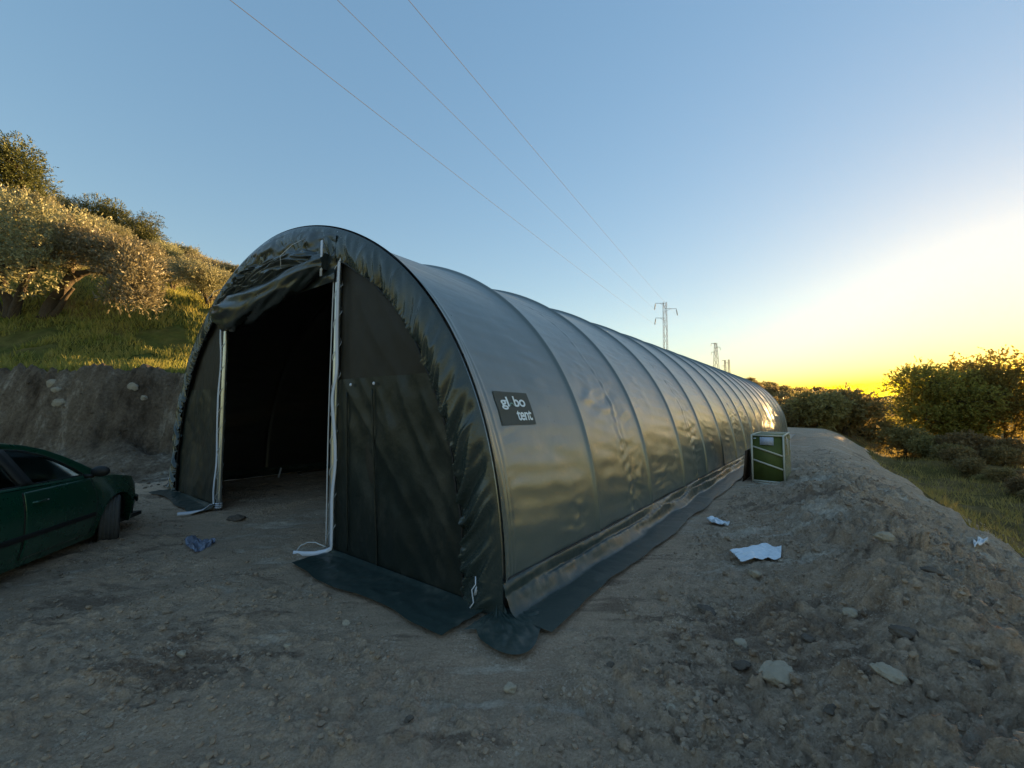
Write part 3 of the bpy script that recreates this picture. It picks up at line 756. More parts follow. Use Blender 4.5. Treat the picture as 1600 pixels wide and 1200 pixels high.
# gathered flap: the cover wraps the front hoop and is drawn in over the end wall
def flap_ring():
    g = np.linspace(0, 1, 1900); rr = np.linspace(0, 1, 26); x, z, nx, nz = prof(g); s = g * ARC; P = []
    for sd_, ends in ((1, slice(0, 1)), (-1, slice(-1, None))):           # legs carried on to the soil
        m_ = 70; zz = np.linspace(.03, ZB, m_, endpoint=False); xx = sd_ * zh_x(zz)
        if sd_ == 1: x = np.r_[xx, x]; z = np.r_[zz, z]; nx = np.r_[np.full(m_, nx[0]), nx]; nz = np.r_[np.zeros(m_), nz]; s = np.r_[s[0] - (ZB - zz), s]
        else: x = np.r_[x, xx[::-1]]; z = np.r_[z, zz[::-1]]; nx = np.r_[nx, np.full(m_, nx[-1])]; nz = np.r_[nz, np.zeros(m_)]; s = np.r_[s, s[-1] + (ZB - zz[::-1])]
    g = np.clip(s / ARC, 0, 1)
    pl = pn(s * 4.2 + .5 * pn(s * 2, s * 0, 140), s * 0, 141) + .5 * pn(s * 9, s * 0, 142)
    fr = pn(s * 26, s * 0, 143)
    side = ss(.60, .95, np.abs(2 * g - 1) * 1.25)           # bigger slack pleats on the legs
    for k, r in enumerate(rr):
        wid = (.33 + .05 * side + .02 * pn(s * 3, s * 0, 144) + .015 * fr * (r > .8))
        slant = s + (.28 + .1 * side) * r * np.sign(.5 - g)     # pleats droop outward
        plr = pn(slant * 3.6 + .5 * pn(s * 2, s * 0, 140), r * .7 + s * 0, 141) + .45 * pn(slant * 8.5, r * 1.1 + s * 0, 142)
        rough_ = 1 - np.abs(plr) * 1.5
        am = (.012 + .055 * r) * (.65 + .8 * side)
        off = -.016 - .05 * math.sin(r * math.pi * .9) ** .8 + am * (rough_ - .55) * -1 * ss(0, .25, r)
        off = off - (.012 * fr * ss(.75, 1, r))
        P.append(T_(x - nx * (wid * r - .016 * (1 - r)), off, z - nz * (wid * r - .016 * (1 - r))))
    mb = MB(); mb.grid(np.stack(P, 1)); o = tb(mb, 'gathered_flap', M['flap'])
    # elastic drawcord in the hem
    mb = MB(); m = slice(None, None, 4)
    wid = .335 + .05 * side + .02 * pn(s * 3, s * 0, 144)
    mb.tube(T_((x - nx * wid)[m], (-.035 + .012 * fr)[m], (z - nz * wid)[m]), .012, 5); tb(mb, 'drawcord', M['black'])
flap_ring()
# steel front hoop and the hoops inside
for i in (0,):
    mb = MB(); th2 = np.linspace(0.001, math.pi - .001, 70); rin = .05
    mb.tube(T_(hoopx(th2) * (1 - rin / 4.07), i * BAY + .07, hoopz(th2) * (1 - rin / 3.99)), .032, 8); tb(mb, 'hoop', M['steel'])

# end wall
def wall_panel(x0, side, z0, z1, tpl, mat, name, seed, nz=150, nx=90, xin=.07, wr=.010, toparc=True):
    zs = np.linspace(z0, z1, nz) ; U = np.linspace(0, 1, nx); P = []
    for z in zs:
        xe = np.maximum(zh_x(np.array([z]))[0] - xin, x0 + .02); xx = x0 + (xe - x0) * U
        wv = wr * (fbm(xx * 1.8, xx * 0 + z * 1.3, 3, seed) + .6 * (1 - np.abs(pn(xx * 3 + z * 2.2, xx * 0 + z * .6, seed + 3)) * 2)) * np.sin(U * math.pi) ** .4
        P.append(T_(side * xx, tpl - wv, np.full(nx, z)))
    mb = MB(); mb.grid(np.stack(P, 0)); return tb(mb, name, mat)
ZT = zh_z(DH)
for sd, sg in ((1, 150), (-1, 160)):
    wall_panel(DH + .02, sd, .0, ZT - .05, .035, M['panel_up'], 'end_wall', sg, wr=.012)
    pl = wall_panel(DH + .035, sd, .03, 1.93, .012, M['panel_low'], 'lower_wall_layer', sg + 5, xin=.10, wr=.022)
# wall above the door
U, W_ = np.meshgrid(np.linspace(-1.68, 1.68, 120), np.linspace(0, 1, 40), indexing='ij')
zt = zh_z(U) - .06; zb_ = 3.05 + U * 0; zz = zb_ + (zt - zb_) * W_
wv = .030 * fbm(U * 1.7, zz * 3.1 + U * 1.2, 3, 170) + .03 * (1 - np.abs(pn(U * 1.6 + zz * 2.5, zz * 5 - U * 1.4, 171)) * 2)
mb = MB(); mb.grid(T_(U, -.035 - wv * np.sin(W_ * math.pi) ** .4 - .02, zz)); tb(mb, 'door_header', M['roll'])
# seams and rivets on the right end wall
def seam(pts, name, mat, r=.006): mb = MB(); mb.tube(pts, r, 6); return tb(mb, name, mat)
for x0_, x1_, z0_, z1_ in ((1.98, 1.90, .10, 1.78), (2.50, 2.36, .02, 1.80)):
    zz = np.linspace(z0_, z1_, 30); xx = np.interp(zz, [z0_, z1_], [x0_, x1_]) + .012 * pn(zz * 2.4, zz * 0, 175)
    seam(T_(xx, -.012 - .004 * pn(zz * 5, zz * 0, 176), zz), 'wall_seam', M['panel_low'], .009)
for xr in (1.985, 2.40):
    mb = MB(); a = np.linspace(0, math.pi / 2, 5)
    P = np.stack([[T2W(xr + .018 * math.cos(b) * math.cos(q), -.022 - .012 * math.sin(q), 1.86 + .018 * math.sin(b) * math.cos(q)) for b in np.linspace(0, 2 * math.pi, 13)] for q in a]); mb.grid(P); tb(mb, 'rivet', M['strip'])
# door posts, lacing, zip strips
for sd in (-1, 1):
    mb = MB(); zz = np.linspace(0.0, ZT - .02, 20)
    mb.tube(T_(np.full(20, sd * DH), .0, zz), .036, 14); post = tb(mb, 'door_post', M['steel'])
    mb = MB(); zz = np.linspace(.05, ZT - .2, 900); ph = zz * 2 * math.pi / .33
    ph = ph + .6 * np.sin(zz * 4)
    mb.tube(T_(sd * DH + np.cos(ph) * .044 + sd * .012, np.sin(ph) * .044 - .004, zz), .005, 4); tb(mb, 'lacing_cord', M['cord'])
    for zf in (.04, .075, .11):
        pass
    # white zip tape hanging beside the post, curling out on the ground
    zz = np.linspace(ZT - .12, .09, 120); off = .085 * (1 if sd > 0 else 1) + .016 * pn(zz * 2.2, zz * 0, 181 + sd) + .012 * np.sin(zz * 7)
    if sd > 0: off = off - .055 * np.exp(-((zz - 1.75) / .18) ** 2)
    else: off = off - .03
    path = T_(sd * (DH + off), -.05 - .008 * np.sin(zz * 5), zz)
    if sd > 0: tail = [T2W(DH + .05, -.10, .06), T2W(DH - .05, -.17, .035), T2W(DH - .18, -.22, .022), T2W(DH - .30, -.27, .02)]
    else: tail = [T2W(-DH - .03, -.12, .09), T2W(-DH + .02, -.22, .05), T2W(-DH - .02, -.36, .025), T2W(-DH - .10, -.50, .02)]
    pts = np.concatenate([path, np.array(tail)]); mb = MB(); wdt = .024
    tan = np.gradient(pts, axis=0); tan /= np.linalg.norm(tan, axis=1)[:, None]
    side = np.cross(tan, np.array([-sa, -ca, 0.0]) + np.array([0, 0, .25])); side /= np.linalg.norm(side, axis=1)[:, None]
    nrm = np.cross(side, tan)
    P = np.stack([pts - side * wdt - nrm * .004, pts + side * wdt - nrm * .004, pts + side * wdt + nrm * .004, pts - side * wdt + nrm * .004, pts - side * wdt - nrm * .004], 1)
    mb.grid(P); tb(mb, 'zip_strip', M['strip'])
# loose second zip tape and cord by the right post
mb = MB(); pts = [T2W(DH - .10, -.09, z) for z in (3.52, 3.4, 3.2, 3.0)]; mb.box(T2W(DH - .15, -.13, 3.33), (.035, .012, .42), Matrix.Rotation(-A, 3, 'Z')); tb(mb, 'zip_strip', M['strip'])
mb = MB(); zz = np.linspace(3.1, .1, 60); mb.tube(T_(DH - .055 - .02 * np.sin(zz * 1.1), -.03, zz), .007, 5); tb(mb, 'lacing_cord', M['cord'])
mb = MB(); mb.tube([T2W(DH + .02, -.08, .10), T2W(DH - .12, -.12, .13), T2W(DH - .28, -.12, .10), T2W(DH - .36, -.16, .06), T2W(DH - .33, -.22, .02)], .006, 5); tb(mb, 'lacing_cord', M['cord'])
mb = MB()
for zf in (.045, .075, .105): mb.tube([T2W(-DH + .045 * math.cos(a), .045 * math.sin(a), zf) for a in np.linspace(0, 6.283, 13)], .009, 5)
tb(mb, 'cord_winding', M['strip'])
# ratchet clips at the corners
for x_, t_, z_ in ((3.86, -.07, .20), (-3.9, -.06, .24)):
    mb = MB(); mb.box(T2W(x_, t_, z_), (.022, .015, .10), Matrix.Rotation(-A + .3, 3, 'Z') @ Matrix.Rotation(.25, 3, 'Y'), .008); mb.tube([T2W(x_, t_ - .01, z_ + .1), T2W(x_ + .02, t_ - .03, z_ + .05), T2W(x_ - .02, t_ - .03, z_), T2W(x_, t_ - .03, z_ - .09), T2W(x_ - .02, t_ - .05, z_ - .13)], .005, 5)
    tb(mb, 'strap_clip', M['strip'])
# small white tie on the far wall foot seen through the door
mb = MB(); mb.tube([T2W(-3.9, 1.9, .05), T2W(-3.88, 1.92, .16), T2W(-3.9, 1.95, .26)], .02, 6); tb(mb, 'strap_clip', M['strip'])
mb = MB(); mb.tube([T2W(-3.85, 3.4, 1.9 + 0.0), T2W(-3.8, 9, 1.95)], .012, 5); tb(mb, 'purlin', M['steel'])

# rolled-up door bundle
def roll():
    u = np.linspace(0, 1, 200); x = -1.54 + 3.06 * u
    rad = np.interp(u, [0, .06, .2, .4, .6, .8, .93, 1], [.10, .20, .23, .18, .15, .13, .12, .09])
    zc = np.interp(u, [0, .1, .3, .5, .7, .9, 1], [3.08, 3.04, 3.06, 3.12, 3.20, 3.27, 3.30])
    tc_ = -.03 - rad * .45
    a = np.linspace(0, 2 * math.pi, 72, endpoint=False); P = []
    for k, b in enumerate(a):
        tw = b + u * 2.2
        w_ = 1 + .16 * (1 - 2 * np.abs(pn(np.cos(b) * 1.3 + u * 1.5, np.sin(b) * 1.3 + u * 3, 190))) + .10 * pn(np.cos(tw) * 2.2, np.sin(tw) * 2.2 + u * 5, 191) + .02 * pn(np.cos(tw) * 6, np.sin(tw) * 6 + u * 15, 192)
        sagd = np.where(math.sin(b) < 0, 1.15, 1.0)
        P.append(T_(x, tc_ + rad * w_ * .85 * math.cos(b), zc + rad * w_ * sagd * math.sin(b)))
    P = np.stack(P, 0); mb = MB(); mb.grid(P, True)
    e0 = P[:, 0].mean(0); e1 = P[:, -1].mean(0)
    for e, k in ((e0, 0), (e1, -1)):
        ring = P[:, k]; n = len(ring); mb.add(np.vstack([ring, e[None]]), np.stack([np.arange(n), (np.arange(n) + 1) % n, np.full(n, n)], -1))
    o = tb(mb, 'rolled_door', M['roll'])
    # loose swags of cloth above the roll
    for j, (x0, x1, z0, z1, dp) in enumerate(((-1.7, -.3, 3.32, 3.50, .10), (-1.1, .7, 3.38, 3.60, .09), (-.4, 1.3, 3.40, 3.56, .10), (-.95, -.35, 3.52, 3.66, .14))):
        U, W_ = np.meshgrid(np.linspace(0, 1, 80), np.linspace(0, 1, 40), indexing='ij')
        xx = x0 + (x1 - x0) * U; zt = z0 + (z1 - z0) * U + .12 * np.sin(U * math.pi) - .10 * j * 0; zt = np.minimum(zt, zh_z(xx) - .30)
        zz = zt - W_ * (.22 + .1 * np.sin(U * math.pi)) ; b = np.sin(W_ * math.pi)
        tt_ = -.06 - dp * b * np.sin(U * math.pi) ** .5 - .05 * W_ - .05 * (1 - 2 * np.abs(pn(U * 2 + W_ * 3, W_ * 4 - U * 2, 195 + j)))
        mb = MB(); mb.grid(T_(xx, tt_, zz)); tb(mb, 'door_swag', M['roll'])
    mb = MB(); mb.tube([T2W(.98, -.06, 3.72), T2W(.93, -.20, 3.60), T2W(.85, -.30, 3.45), T2W(.84, -.28, 3.30)], .004, 5); mb.tube([T2W(-1.55, -.05, 3.55), T2W(-1.60, -.2, 3.45), T2W(-1.66, -.28, 3.30)], .004, 5); tb(mb, 'tie_cord', M['cord'])
roll()
# rear wall
zs = np.linspace(0, TH - .03, 40); P = np.stack([T_(np.linspace(-1, 1, 20) * max(float(zh_x(z)) - .02, .01), NB * BAY - .05, np.full(20, z)) for z in zs]); mb = MB(); mb.grid(P); tb(mb, 'rear_wall', M['panel_low'])

# lettered patch on the first bay, sighted on the cover
def patch():
    tt_ = np.linspace(.05, BAY - .05, 200); g_ = np.linspace(.02, .45, 500); TTg, GGg = np.meshgrid(tt_, g_, indexing='ij'); P = cover_pt(TTg, GGg)
    yy = P[..., 1]; zz = P[..., 2] - EYE; Yc = yy * cp + zz * sp; Zc = -yy * sp + zz * cp
    px = 800 + F * P[..., 0] / Yc; py = 600 - F * Zc / Yc
    cs = []
    for (a, b) in ((767, 611), (820.5, 615), (839, 664), (786, 662.5)):
        k = np.argmin((px - a) ** 2 + (py - b) ** 2); i, j = np.unravel_index(k, px.shape); cs.append((tt_[i], g_[j]))
    print('patch corners', cs)
    cs = np.array(cs); t0, t1 = (cs[0, 0] + cs[3, 0]) / 2, (cs[1, 0] + cs[2, 0]) / 2; g1, g0 = (cs[0, 1] + cs[1, 1]) / 2, (cs[2, 1] + cs[3, 1]) / 2
    W0 = (t1 - t0); H0 = (g1 - g0) * ARC; print('patch size', W0, H0)
    tu = lambda x, y: (t0 + x * W0, g0 + y * (g1 - g0))
    U, V_ = np.meshgrid(np.linspace(0, 1, 24), np.linspace(0, 1, 24), indexing='ij')
    mb = MB(); mb.grid(cover_pt(*tu(U, V_), .006)); o = tb(mb, 'brand_patch', simple('patch_cloth', (.075, .08, .072), .7, 0, .3, (30, .2, .003), .12))
    white = simple('patch_white', (.80, .84, .86), .6, 0, .3, None, .03); green = simple('patch_green', (.20, .32, .27), .6, 0, .3, None, .05)
    def text(body, x0, x1, y0, y1, mat, name):
        cu = bpy.data.curves.new(name, 'FONT'); cu.body = body; cu.offset = .022; cu.resolution_u = 5; cu.space_character = .93
        to = bpy.data.objects.new(name, cu); C.objects.link(to); bpy.context.view_layer.update()
        me = bpy.data.meshes.new_from_object(to.evaluated_get(bpy.context.evaluated_depsgraph_get())); bpy.data.objects.remove(to)
        bm = bmesh.new(); bm.from_mesh(me); bmesh.ops.triangulate(bm, faces=bm.faces)
        co = np.array([v.co[:] for v in bm.verts]); mn = co.min(0); mx = co.max(0)
        X_ = x0 + (co[:, 0] - mn[0]) / (mx[0] - mn[0]) * (x1 - x0); Y_ = y0 + (co[:, 1] - mn[1]) / (mx[1] - mn[1]) * (y1 - y0)
        P = cover_pt(*tu(X_, Y_), .011)
        for v, p in zip(bm.verts, P): v.co = p
        bm.to_mesh(me); bm.free(); me.materials.append(mat); ob = bpy.data.objects.new(name, me); C.objects.link(ob)
        ob.parent = o; ob.matrix_parent_inverse = Matrix.Translation(Vector(T2W(0, 0, 0))).inverted() if False else Matrix.Identity(4)
        return ob
    text('gl', .11, .345, .44, .84, white, 'lettering')
    text('bo', .50, .835, .535, .87, white, 'lettering')
    text('tent', .475, .925, .12, .43, white, 'lettering')
    a = np.linspace(0, math.pi, 20); mb = MB()
    P = np.stack([cover_pt(*tu(.425 + np.cos(a) * r_, .56 + np.sin(a) * r_ * 1.6), .011) for r_ in (.040, .066)], 0); mb.grid(P)
    q = mb.build('arc_mark', green); q.parent = o; solidify(q, .002)
patch()

# ------------------------------------------------------------------ parked car
def car_paint():
    m = N('green_paint'); n_ = m.noise(3, 6, .7)
    c = m.mix(m.ramp(n_, [(.5, (0, 0, 0)), (.8, (1, 1, 1))]), (.010, .080, .048), (.035, .075, .052))
    m.bsdf(c, m.math('ADD', m.math('MULTIPLY', n_, .2), .18), .25, .5, None, Coat_Weight=.6, Coat_Roughness=.08); return m.m
def glass_mat():
    m = N('car_glass'); lw = m.n('ShaderNodeLayerWeight'); lw.inputs[0].default_value = .45
    tr = m.n('ShaderNodeBsdfTransparent'); tr.inputs[0].default_value = (.50, .58, .54, 1); gl = m.n('ShaderNodeBsdfGlossy'); gl.inputs['Roughness'].default_value = .04
    mx = m.n('ShaderNodeMixShader'); m.l(m.math('MULTIPLY', lw.outputs['Fresnel'], .55), mx.inputs[0]); m.l(tr.outputs[0], mx.inputs[1]); m.l(gl.outputs[0], mx.inputs[2]); m.l(mx.outputs[0], m.out.inputs[0]); return m.m
M['paint'] = car_paint(); M['glass'] = glass_mat()
M['tyre'] = simple('tyre_rubber', (.085, .082, .078), .8, 0, .3, (30, .3, .003), .35)
M['rim'] = simple('alloy', (.42, .43, .44), .35, .8, .5, None, .1)
M['trim'] = simple('black_trim', (.015, .016, .016), .55, 0, .4, None, .2)
M['seat'] = simple('seat_cloth', (.03, .03, .032), .9, 0, .2, (60, .3, .003), .3)
M['lamp'] = simple('lamp_lens', (.35, .36, .38), .12, .3, .6, None, .1)
def car():
    cx, cy, ch, cg, k = -5.103, 5.556, .2494, -.1444, .949
    fx, fy = -math.sin(ch), math.cos(ch); rx_, ry_ = fy, -fx
    root = empty('parked_car', (cx - rx_ * .87 * k, cy - ry_ * .87 * k, cg), ch, 'dark green car with steered front wheels parked in front of the cut bank', 'car')
    root.scale = (k, k, k * 1.055)
    HW = .87
    zsh = lambda y: np.interp(y, [-3.5, -3.2, -2.0, -.6, -.1, .35, .65, .82, .9], [.84, .93, .955, .925, .895, .82, .73, .66, .60])
    def half(y):
        f = np.clip((y - .02) / .86, 0, 1); r_ = np.clip((-2.75 - y) / .72, 0, 1)
        return HW * (1 - f ** 2.7) ** (1 / 2.3) * (1 - r_ ** 3.2) ** (1 / 2.6)
    def inset(z, y):
        zs_ = zsh(y); v = (z - .2) / (zs_ - .2)
        return .055 * np.clip(1 - v * 2.4, 0, 1) ** 1.6 + .045 * np.clip((v - .55) / .45, 0, 1) ** 2 + .012 * np.exp(-((z - .62) / .03) ** 2) * 0
    def side(y, z, off=0): return np.maximum(half(y) - inset(z, y) + off, 0)
    # perimeter of plan, from rear centre to front centre (right half)
    a = np.linspace(0, math.pi / 2, 26)
    yf = .02 + .86 * np.sin(a) ** (2 / 2.7); yr = -2.75 - .72 * np.sin(a) ** (2 / 3.2)
    mid = np.linspace(-2.75, .02, 160)
    ys_ = np.concatenate([yr[::-1], mid[1:-1], yf]); xs_ = np.concatenate([HW * np.cos(a[::-1]) ** (2 / 2.6), np.full(158, HW), HW * np.cos(a) ** (2 / 2.3)])
    def arch(y):
        z = np.full_like(y, .20)
        for c in (0, -2.61):
            d = np.abs(y - c); z = np.where(d < .375, .30 + np.sqrt(np.maximum(.375 ** 2 - d ** 2, 0)) - .02, z)
        return z
    zlo = arch(ys_); zlo = np.where(ys_ > .45, .21 + .0 * ys_, zlo); zlo = np.where(ys_ > .374, .21, zlo); zhi = zsh(ys_)
    v = np.linspace(0, 1, 22); mb = MB()
    for sg in (1, -1):
        Zg = zlo[:, None] + (zhi - zlo)[:, None] * v[None]; ins = inset(Zg, ys_[:, None])
        frac = xs_[:, None] / HW
        Xg = np.maximum(xs_[:, None] - ins * np.minimum(1, frac * 3), 0)
        Yg = ys_[:, None] - (ins * 1.4 * (ys_[:, None] > .2) * (1 - frac)) + (ins * 1.0 * (ys_[:, None] < -2.9) * (1 - frac))
        mb.grid(np.stack([sg * Xg, Yg, Zg], -1))
        # arch returns
        P0 = np.stack([sg * Xg[:, 0], Yg[:, 0], Zg[:, 0]], -1); P1 = P0.copy(); P1[:, 0] *= .90; P1[:, 1] = np.where(ys_ > .4, P1[:, 1] - .04, P1[:, 1]); mb.grid(np.stack([P0, P1], 1))
        # bonnet and boot tops: from the shoulder to the centre line
        for msk, nm in ((ys_ > -.42, 1), (ys_ < -3.0, 0)):
            e = np.stack([sg * Xg[msk, -1], Yg[msk, -1], Zg[msk, -1]], -1); w_ = np.linspace(0, 1, 14)
            rows = []
            for q in w_:
                yy = e[:, 1]; cz = e[:, 2] + (.085 * np.sin(np.minimum(1, q * 1.15) * math.pi / 2) - .02 * math.exp(-((q - .1) / .06) ** 2)) * np.clip(np.abs(e[:, 0]) / HW, 0, 1) ** .7
                rows.append(np.stack([e[:, 0] * (1 - q), yy, cz], -1))
            mb.grid(np.stack(rows, 1))
    body = mb.build('body', M['paint'], root)
    # greenhouse
    gz = lambda z: .825 - (z - .93) * .50 - .12 * np.clip(z - 1.22, 0, 1) ** 1.3
    outer = np.array([(-.28, .925), (-.45, 1.03), (-.70, 1.17), (-.95, 1.285), (-1.2, 1.36), (-1.55, 1.405), (-1.95, 1.405), (-2.4, 1.365), (-2.8, 1.27), (-3.1, 1.13), (-3.32, .95), (-2.6, .955), (-1.9, .955), (-1.2, .945), (-.7, .93)])
    def res_(p, n): 
        p = np.vstack([p, p[:1]]); L = np.concatenate([[0], np.cumsum(np.linalg.norm(np.diff(p, axis=0), axis=1))]); t_ = np.linspace(0, L[-1], n, endpoint=False)
        return np.stack([np.interp(t_, L, p[:, 0]), np.interp(t_, L, p[:, 1])], -1)
    inner = np.array([(-.60, .965), (-.68, 1.03), (-.82, 1.125), (-1.02, 1.23), (-1.26, 1.305), (-1.58, 1.345), (-1.95, 1.345), (-2.35, 1.31), (-2.68, 1.23), (-2.88, 1.13), (-2.96, .995), (-2.5, .99), (-1.9, .985), (-1.3, .975), (-.9, .967)])
    def dense(p, k=8):
        q = np.vstack([p, p[:1]]); out = []
        for i in range(len(p)): out += [q[i] + (q[i + 1] - q[i]) * j / k for j in range(k)]
        return np.array(out)
    O_, I_ = dense(outer), dense(inner)
    for _ in range(3): 
        for arr in (O_, I_): arr[1:-1] = (arr[:-2] + 2 * arr[1:-1] + arr[2:]) / 4
    mb = MB(); n = len(O_)
    for sg in (1, -1):
        Po = np.stack([sg * gz(O_[:, 1]), O_[:, 0], O_[:, 1]], -1); Pi = np.stack([sg * gz(I_[:, 1]), I_[:, 0], I_[:, 1]], -1); Pb = Pi.copy(); Pb[:, 0] -= sg * .03
        mb.grid(np.stack([Po, Pi, Pb], 1), True)
    # roof skin between the two rails, back to the tail
    m_ = (O_[:, 0] <= -.95) & (O_[:, 0] >= -3.33) & (O_[:, 1] > .96 + .33 * (O_[:, 0] > -1.0)); e = O_[m_]; e = e[np.argsort(-e[:, 0])]
    e_roof = e[e[:, 0] > -2.75]; e_tail = e[e[:, 0] <= -2.70]
    w_ = np.linspace(-1, 1, 21)
    def across(e, bow, fwd=0): return np.stack([np.stack([q * gz(e[:, 1]), e[:, 0] + fwd * (1 - q * q), e[:, 1] + bow * (1 - q * q)], -1) for q in w_], 1)
    mb.grid(across(e_roof, .055)); mb.build('roof', M['paint'], body)
    ws = O_[(O_[:, 0] > -.97) & (O_[:, 1] > .93)]; ws = ws[np.argsort(-ws[:, 0])]; ws = np.vstack([[(-.28, .925)], ws])
    fw = np.linspace(.24, .03, len(ws)); P = np.stack([np.stack([q * gz(ws[:, 1]) * .96, ws[:, 0] + fw * (1 - q * q) - .01, ws[:, 1] + (.03 + .02 * np.linspace(0, 1, len(ws))) * (1 - q * q)], -1) for q in w_], 1)
    g = MB(); g.grid(P); g.build('windscreen', M['glass'], root)
    g = MB(); g.grid(across(e_tail, .05, -.1)); g.build('rear_window', M['glass'], root)
    for sg in (1, -1):
        bm = bmesh.new(); vs = [bm.verts.new((sg * (gz(z) - .016), y, z)) for y, z in I_]; 
        for i in range(len(vs)): bm.edges.new((vs[i], vs[(i + 1) % len(vs)]))
        bmesh.ops.triangle_fill(bm, edges=bm.edges[:], use_beauty=True); me = bpy.data.meshes.new('side_window'); bm.to_mesh(me); bm.free(); me.materials.append(M['glass'])
        o = bpy.data.objects.new('side_window', me); C.objects.link(o); o.parent = root
        mb = MB(); zz = np.linspace(.972, 1.335, 12)
        mb.grid(np.stack([np.stack([sg * (gz(zz) - .006), -1.40 - (zz - .97) * .38 + dy, zz], -1) for dy in (.075, -.075)], 1)); solidify(mb.build('door_pillar', M['trim'], root), .02)
        # weather strip round the glass
        mb = MB(); mb.tube(np.stack([sg * (gz(np.append(I_[:, 1], I_[0, 1])) - .004), np.append(I_[:, 0], I_[0, 0]), np.append(I_[:, 1], I_[0, 1])], -1), .008, 6, False); mb.build('weather_strip', M['trim'], root)
    # door skins, handles, rub strips, mirrors, lamps
    for sg in (1, -1):
        zz = np.linspace(.27, .915, 30); yfr = -.56 + .10 * np.sin(np.clip((zz - .22) / .72, 0, 1) * math.pi) ** .8; yb = -1.50 + 0 * zz; U_ = np.linspace(0, 1, 40)
        Yd = yfr[None] + (yb - yfr)[None] * U_[:, None]; Zd = np.broadcast_to(zz, Yd.shape)
        X_ = side(Yd, Zd, .007); mb = MB(); mb.grid(np.stack([sg * X_, Yd, Zd], -1)); d_ = solidify(mb.build('door', M['paint'], root), .006, -1 * sg)
        mb = MB(); mb.tube(np.stack([sg * side(yfr + .006, zz, .003), yfr + .006, zz], -1), .006, 6); mb.build('door_gap', M['trim'], d_); mb = MB(); mb.tube(np.stack([sg * side(yb - .006, zz, .003), yb - .006, zz], -1), .006, 6); mb.build('door_gap', M['trim'], d_)
        hx = float(side(np.array(-1.33), np.array(.80))); mb = MB(); mb.box((sg * (hx + .030), -1.335, .803), (.018, .17, .024), None, .008); mb.box((sg * (hx + .012), -1.26, .803), (.03, .022, .022), None, .005); mb.box((sg * (hx + .012), -1.41, .803), (.03, .022, .022), None, .005)
        mb.build('handle', M['paint'], d_)
        mb = MB(); mb.box((sg * (hx + .043), -1.262, .806), (.006, .02, .016), None, .003); mb.build('lock', M['rim'], d_)
        yy = np.linspace(-.50, -2.15, 40); mb = MB(); prof_ = [(-.028, 0), (-.024, .016), (.02, .018), (.028, 0)]
        mb.grid(np.stack([np.stack([sg * side(yy, np.full(40, .485 + dz), .008 + dx), yy, np.full(40, .485 + dz)], -1) for dz, dx in prof_], 1)); mb.build('rub_strip', M['trim'], root)
        mb = MB(); mx0 = sg * .90; c = np.array([mx0 + sg * .07, -.60, 1.00])
        a_ = np.linspace(0, 2 * math.pi, 20); b_ = np.linspace(-math.pi / 2, math.pi / 2, 12)
        mb.grid(np.stack([np.stack([c[0] + .10 * np.cos(a_) * np.cos(b) , c[1] + .055 * np.sin(b) * np.ones(20), c[2] + .065 * np.sin(a_) * np.cos(b)], -1) for b in b_])); mb.box((sg * .85, -.60, .95), (.12, .05, .04), None, .01); mb.build('door_mirror', M['trim'], root)
        mb = MB(); ya = np.linspace(.52, .80, 12)
        mb.grid(np.stack([np.stack([sg * side(ya, zsh(ya) - .02 - q * .12, .004), ya, zsh(ya) - .02 - q * .12], -1) for q in np.linspace(0, 1, 6)], 1)); mb.build('headlight', M['lamp'], root)
        mb = MB(); ya = np.linspace(.42, .80, 26)
        mb.grid(np.stack([np.stack([sg * side(ya, np.full(26, zq), .006 + dx) , ya + dx, np.full(26, zq)], -1) for zq, dx in ((.45, 0), (.455, .02), (.52, .022), (.525, 0))], 1)); mb.build('bumper_strip', M['trim'], root)
        mb = MB(); al = np.linspace(math.pi * .02, math.pi * .98, 30)      # wheel housings
        for c_ in (0, -2.61):
            mb.grid(np.stack([np.stack([np.full(30, sg * q), c_ + .385 * np.cos(al), .28 + .385 * np.sin(al)], -1) for q in (.83, .45)], 1))
        mb.build('wheel_housing', M['trim'], root)
    # floor, dashboard, steering wheel, seats
    mb = MB(); mb.box((0, -1.35, .24), (1.5, 4.2, .05)); mb.box((0, -3.2, .5), (1.3, .5, .5)); mb.box((0, .25, .5), (.85, .9, .45)); mb.build('floor_pan', M['trim'], root)
    mb = MB(); mb.box((0, -.50, .86), (1.5, .42, .16), None, .05); mb.box((0, -.42, .6), (1.5, .1, .5)); mb.build('dashboard', M['seat'], root)
    mb = MB(); mb.tube([(-.36 + .18 * math.cos(q), -.83 - .06 * math.sin(q), .92 + .17 * math.sin(q)) for q in np.linspace(0, 6.283, 25)], .014, 6); mb.box((-.36, -.82, .92), (.3, .02, .05)); mb.build('steering_wheel', M['trim'], root)
    for lx, ly in ((.36, -1.35), (-.36, -1.35), (.33, -2.35), (-.33, -2.35)):
        mb = MB(); mb.box((lx, ly + .02, .42), (.50, .50, .16), None, .05); mb.box((lx, ly - .30, .78), (.48, .13, .62), Matrix.Rotation(.22, 3, 'X'), .06); mb.box((lx, ly - .40, 1.16), (.26, .09, .18), Matrix.Rotation(.12, 3, 'X'), .04); mb.build('seat', M['seat'], root)
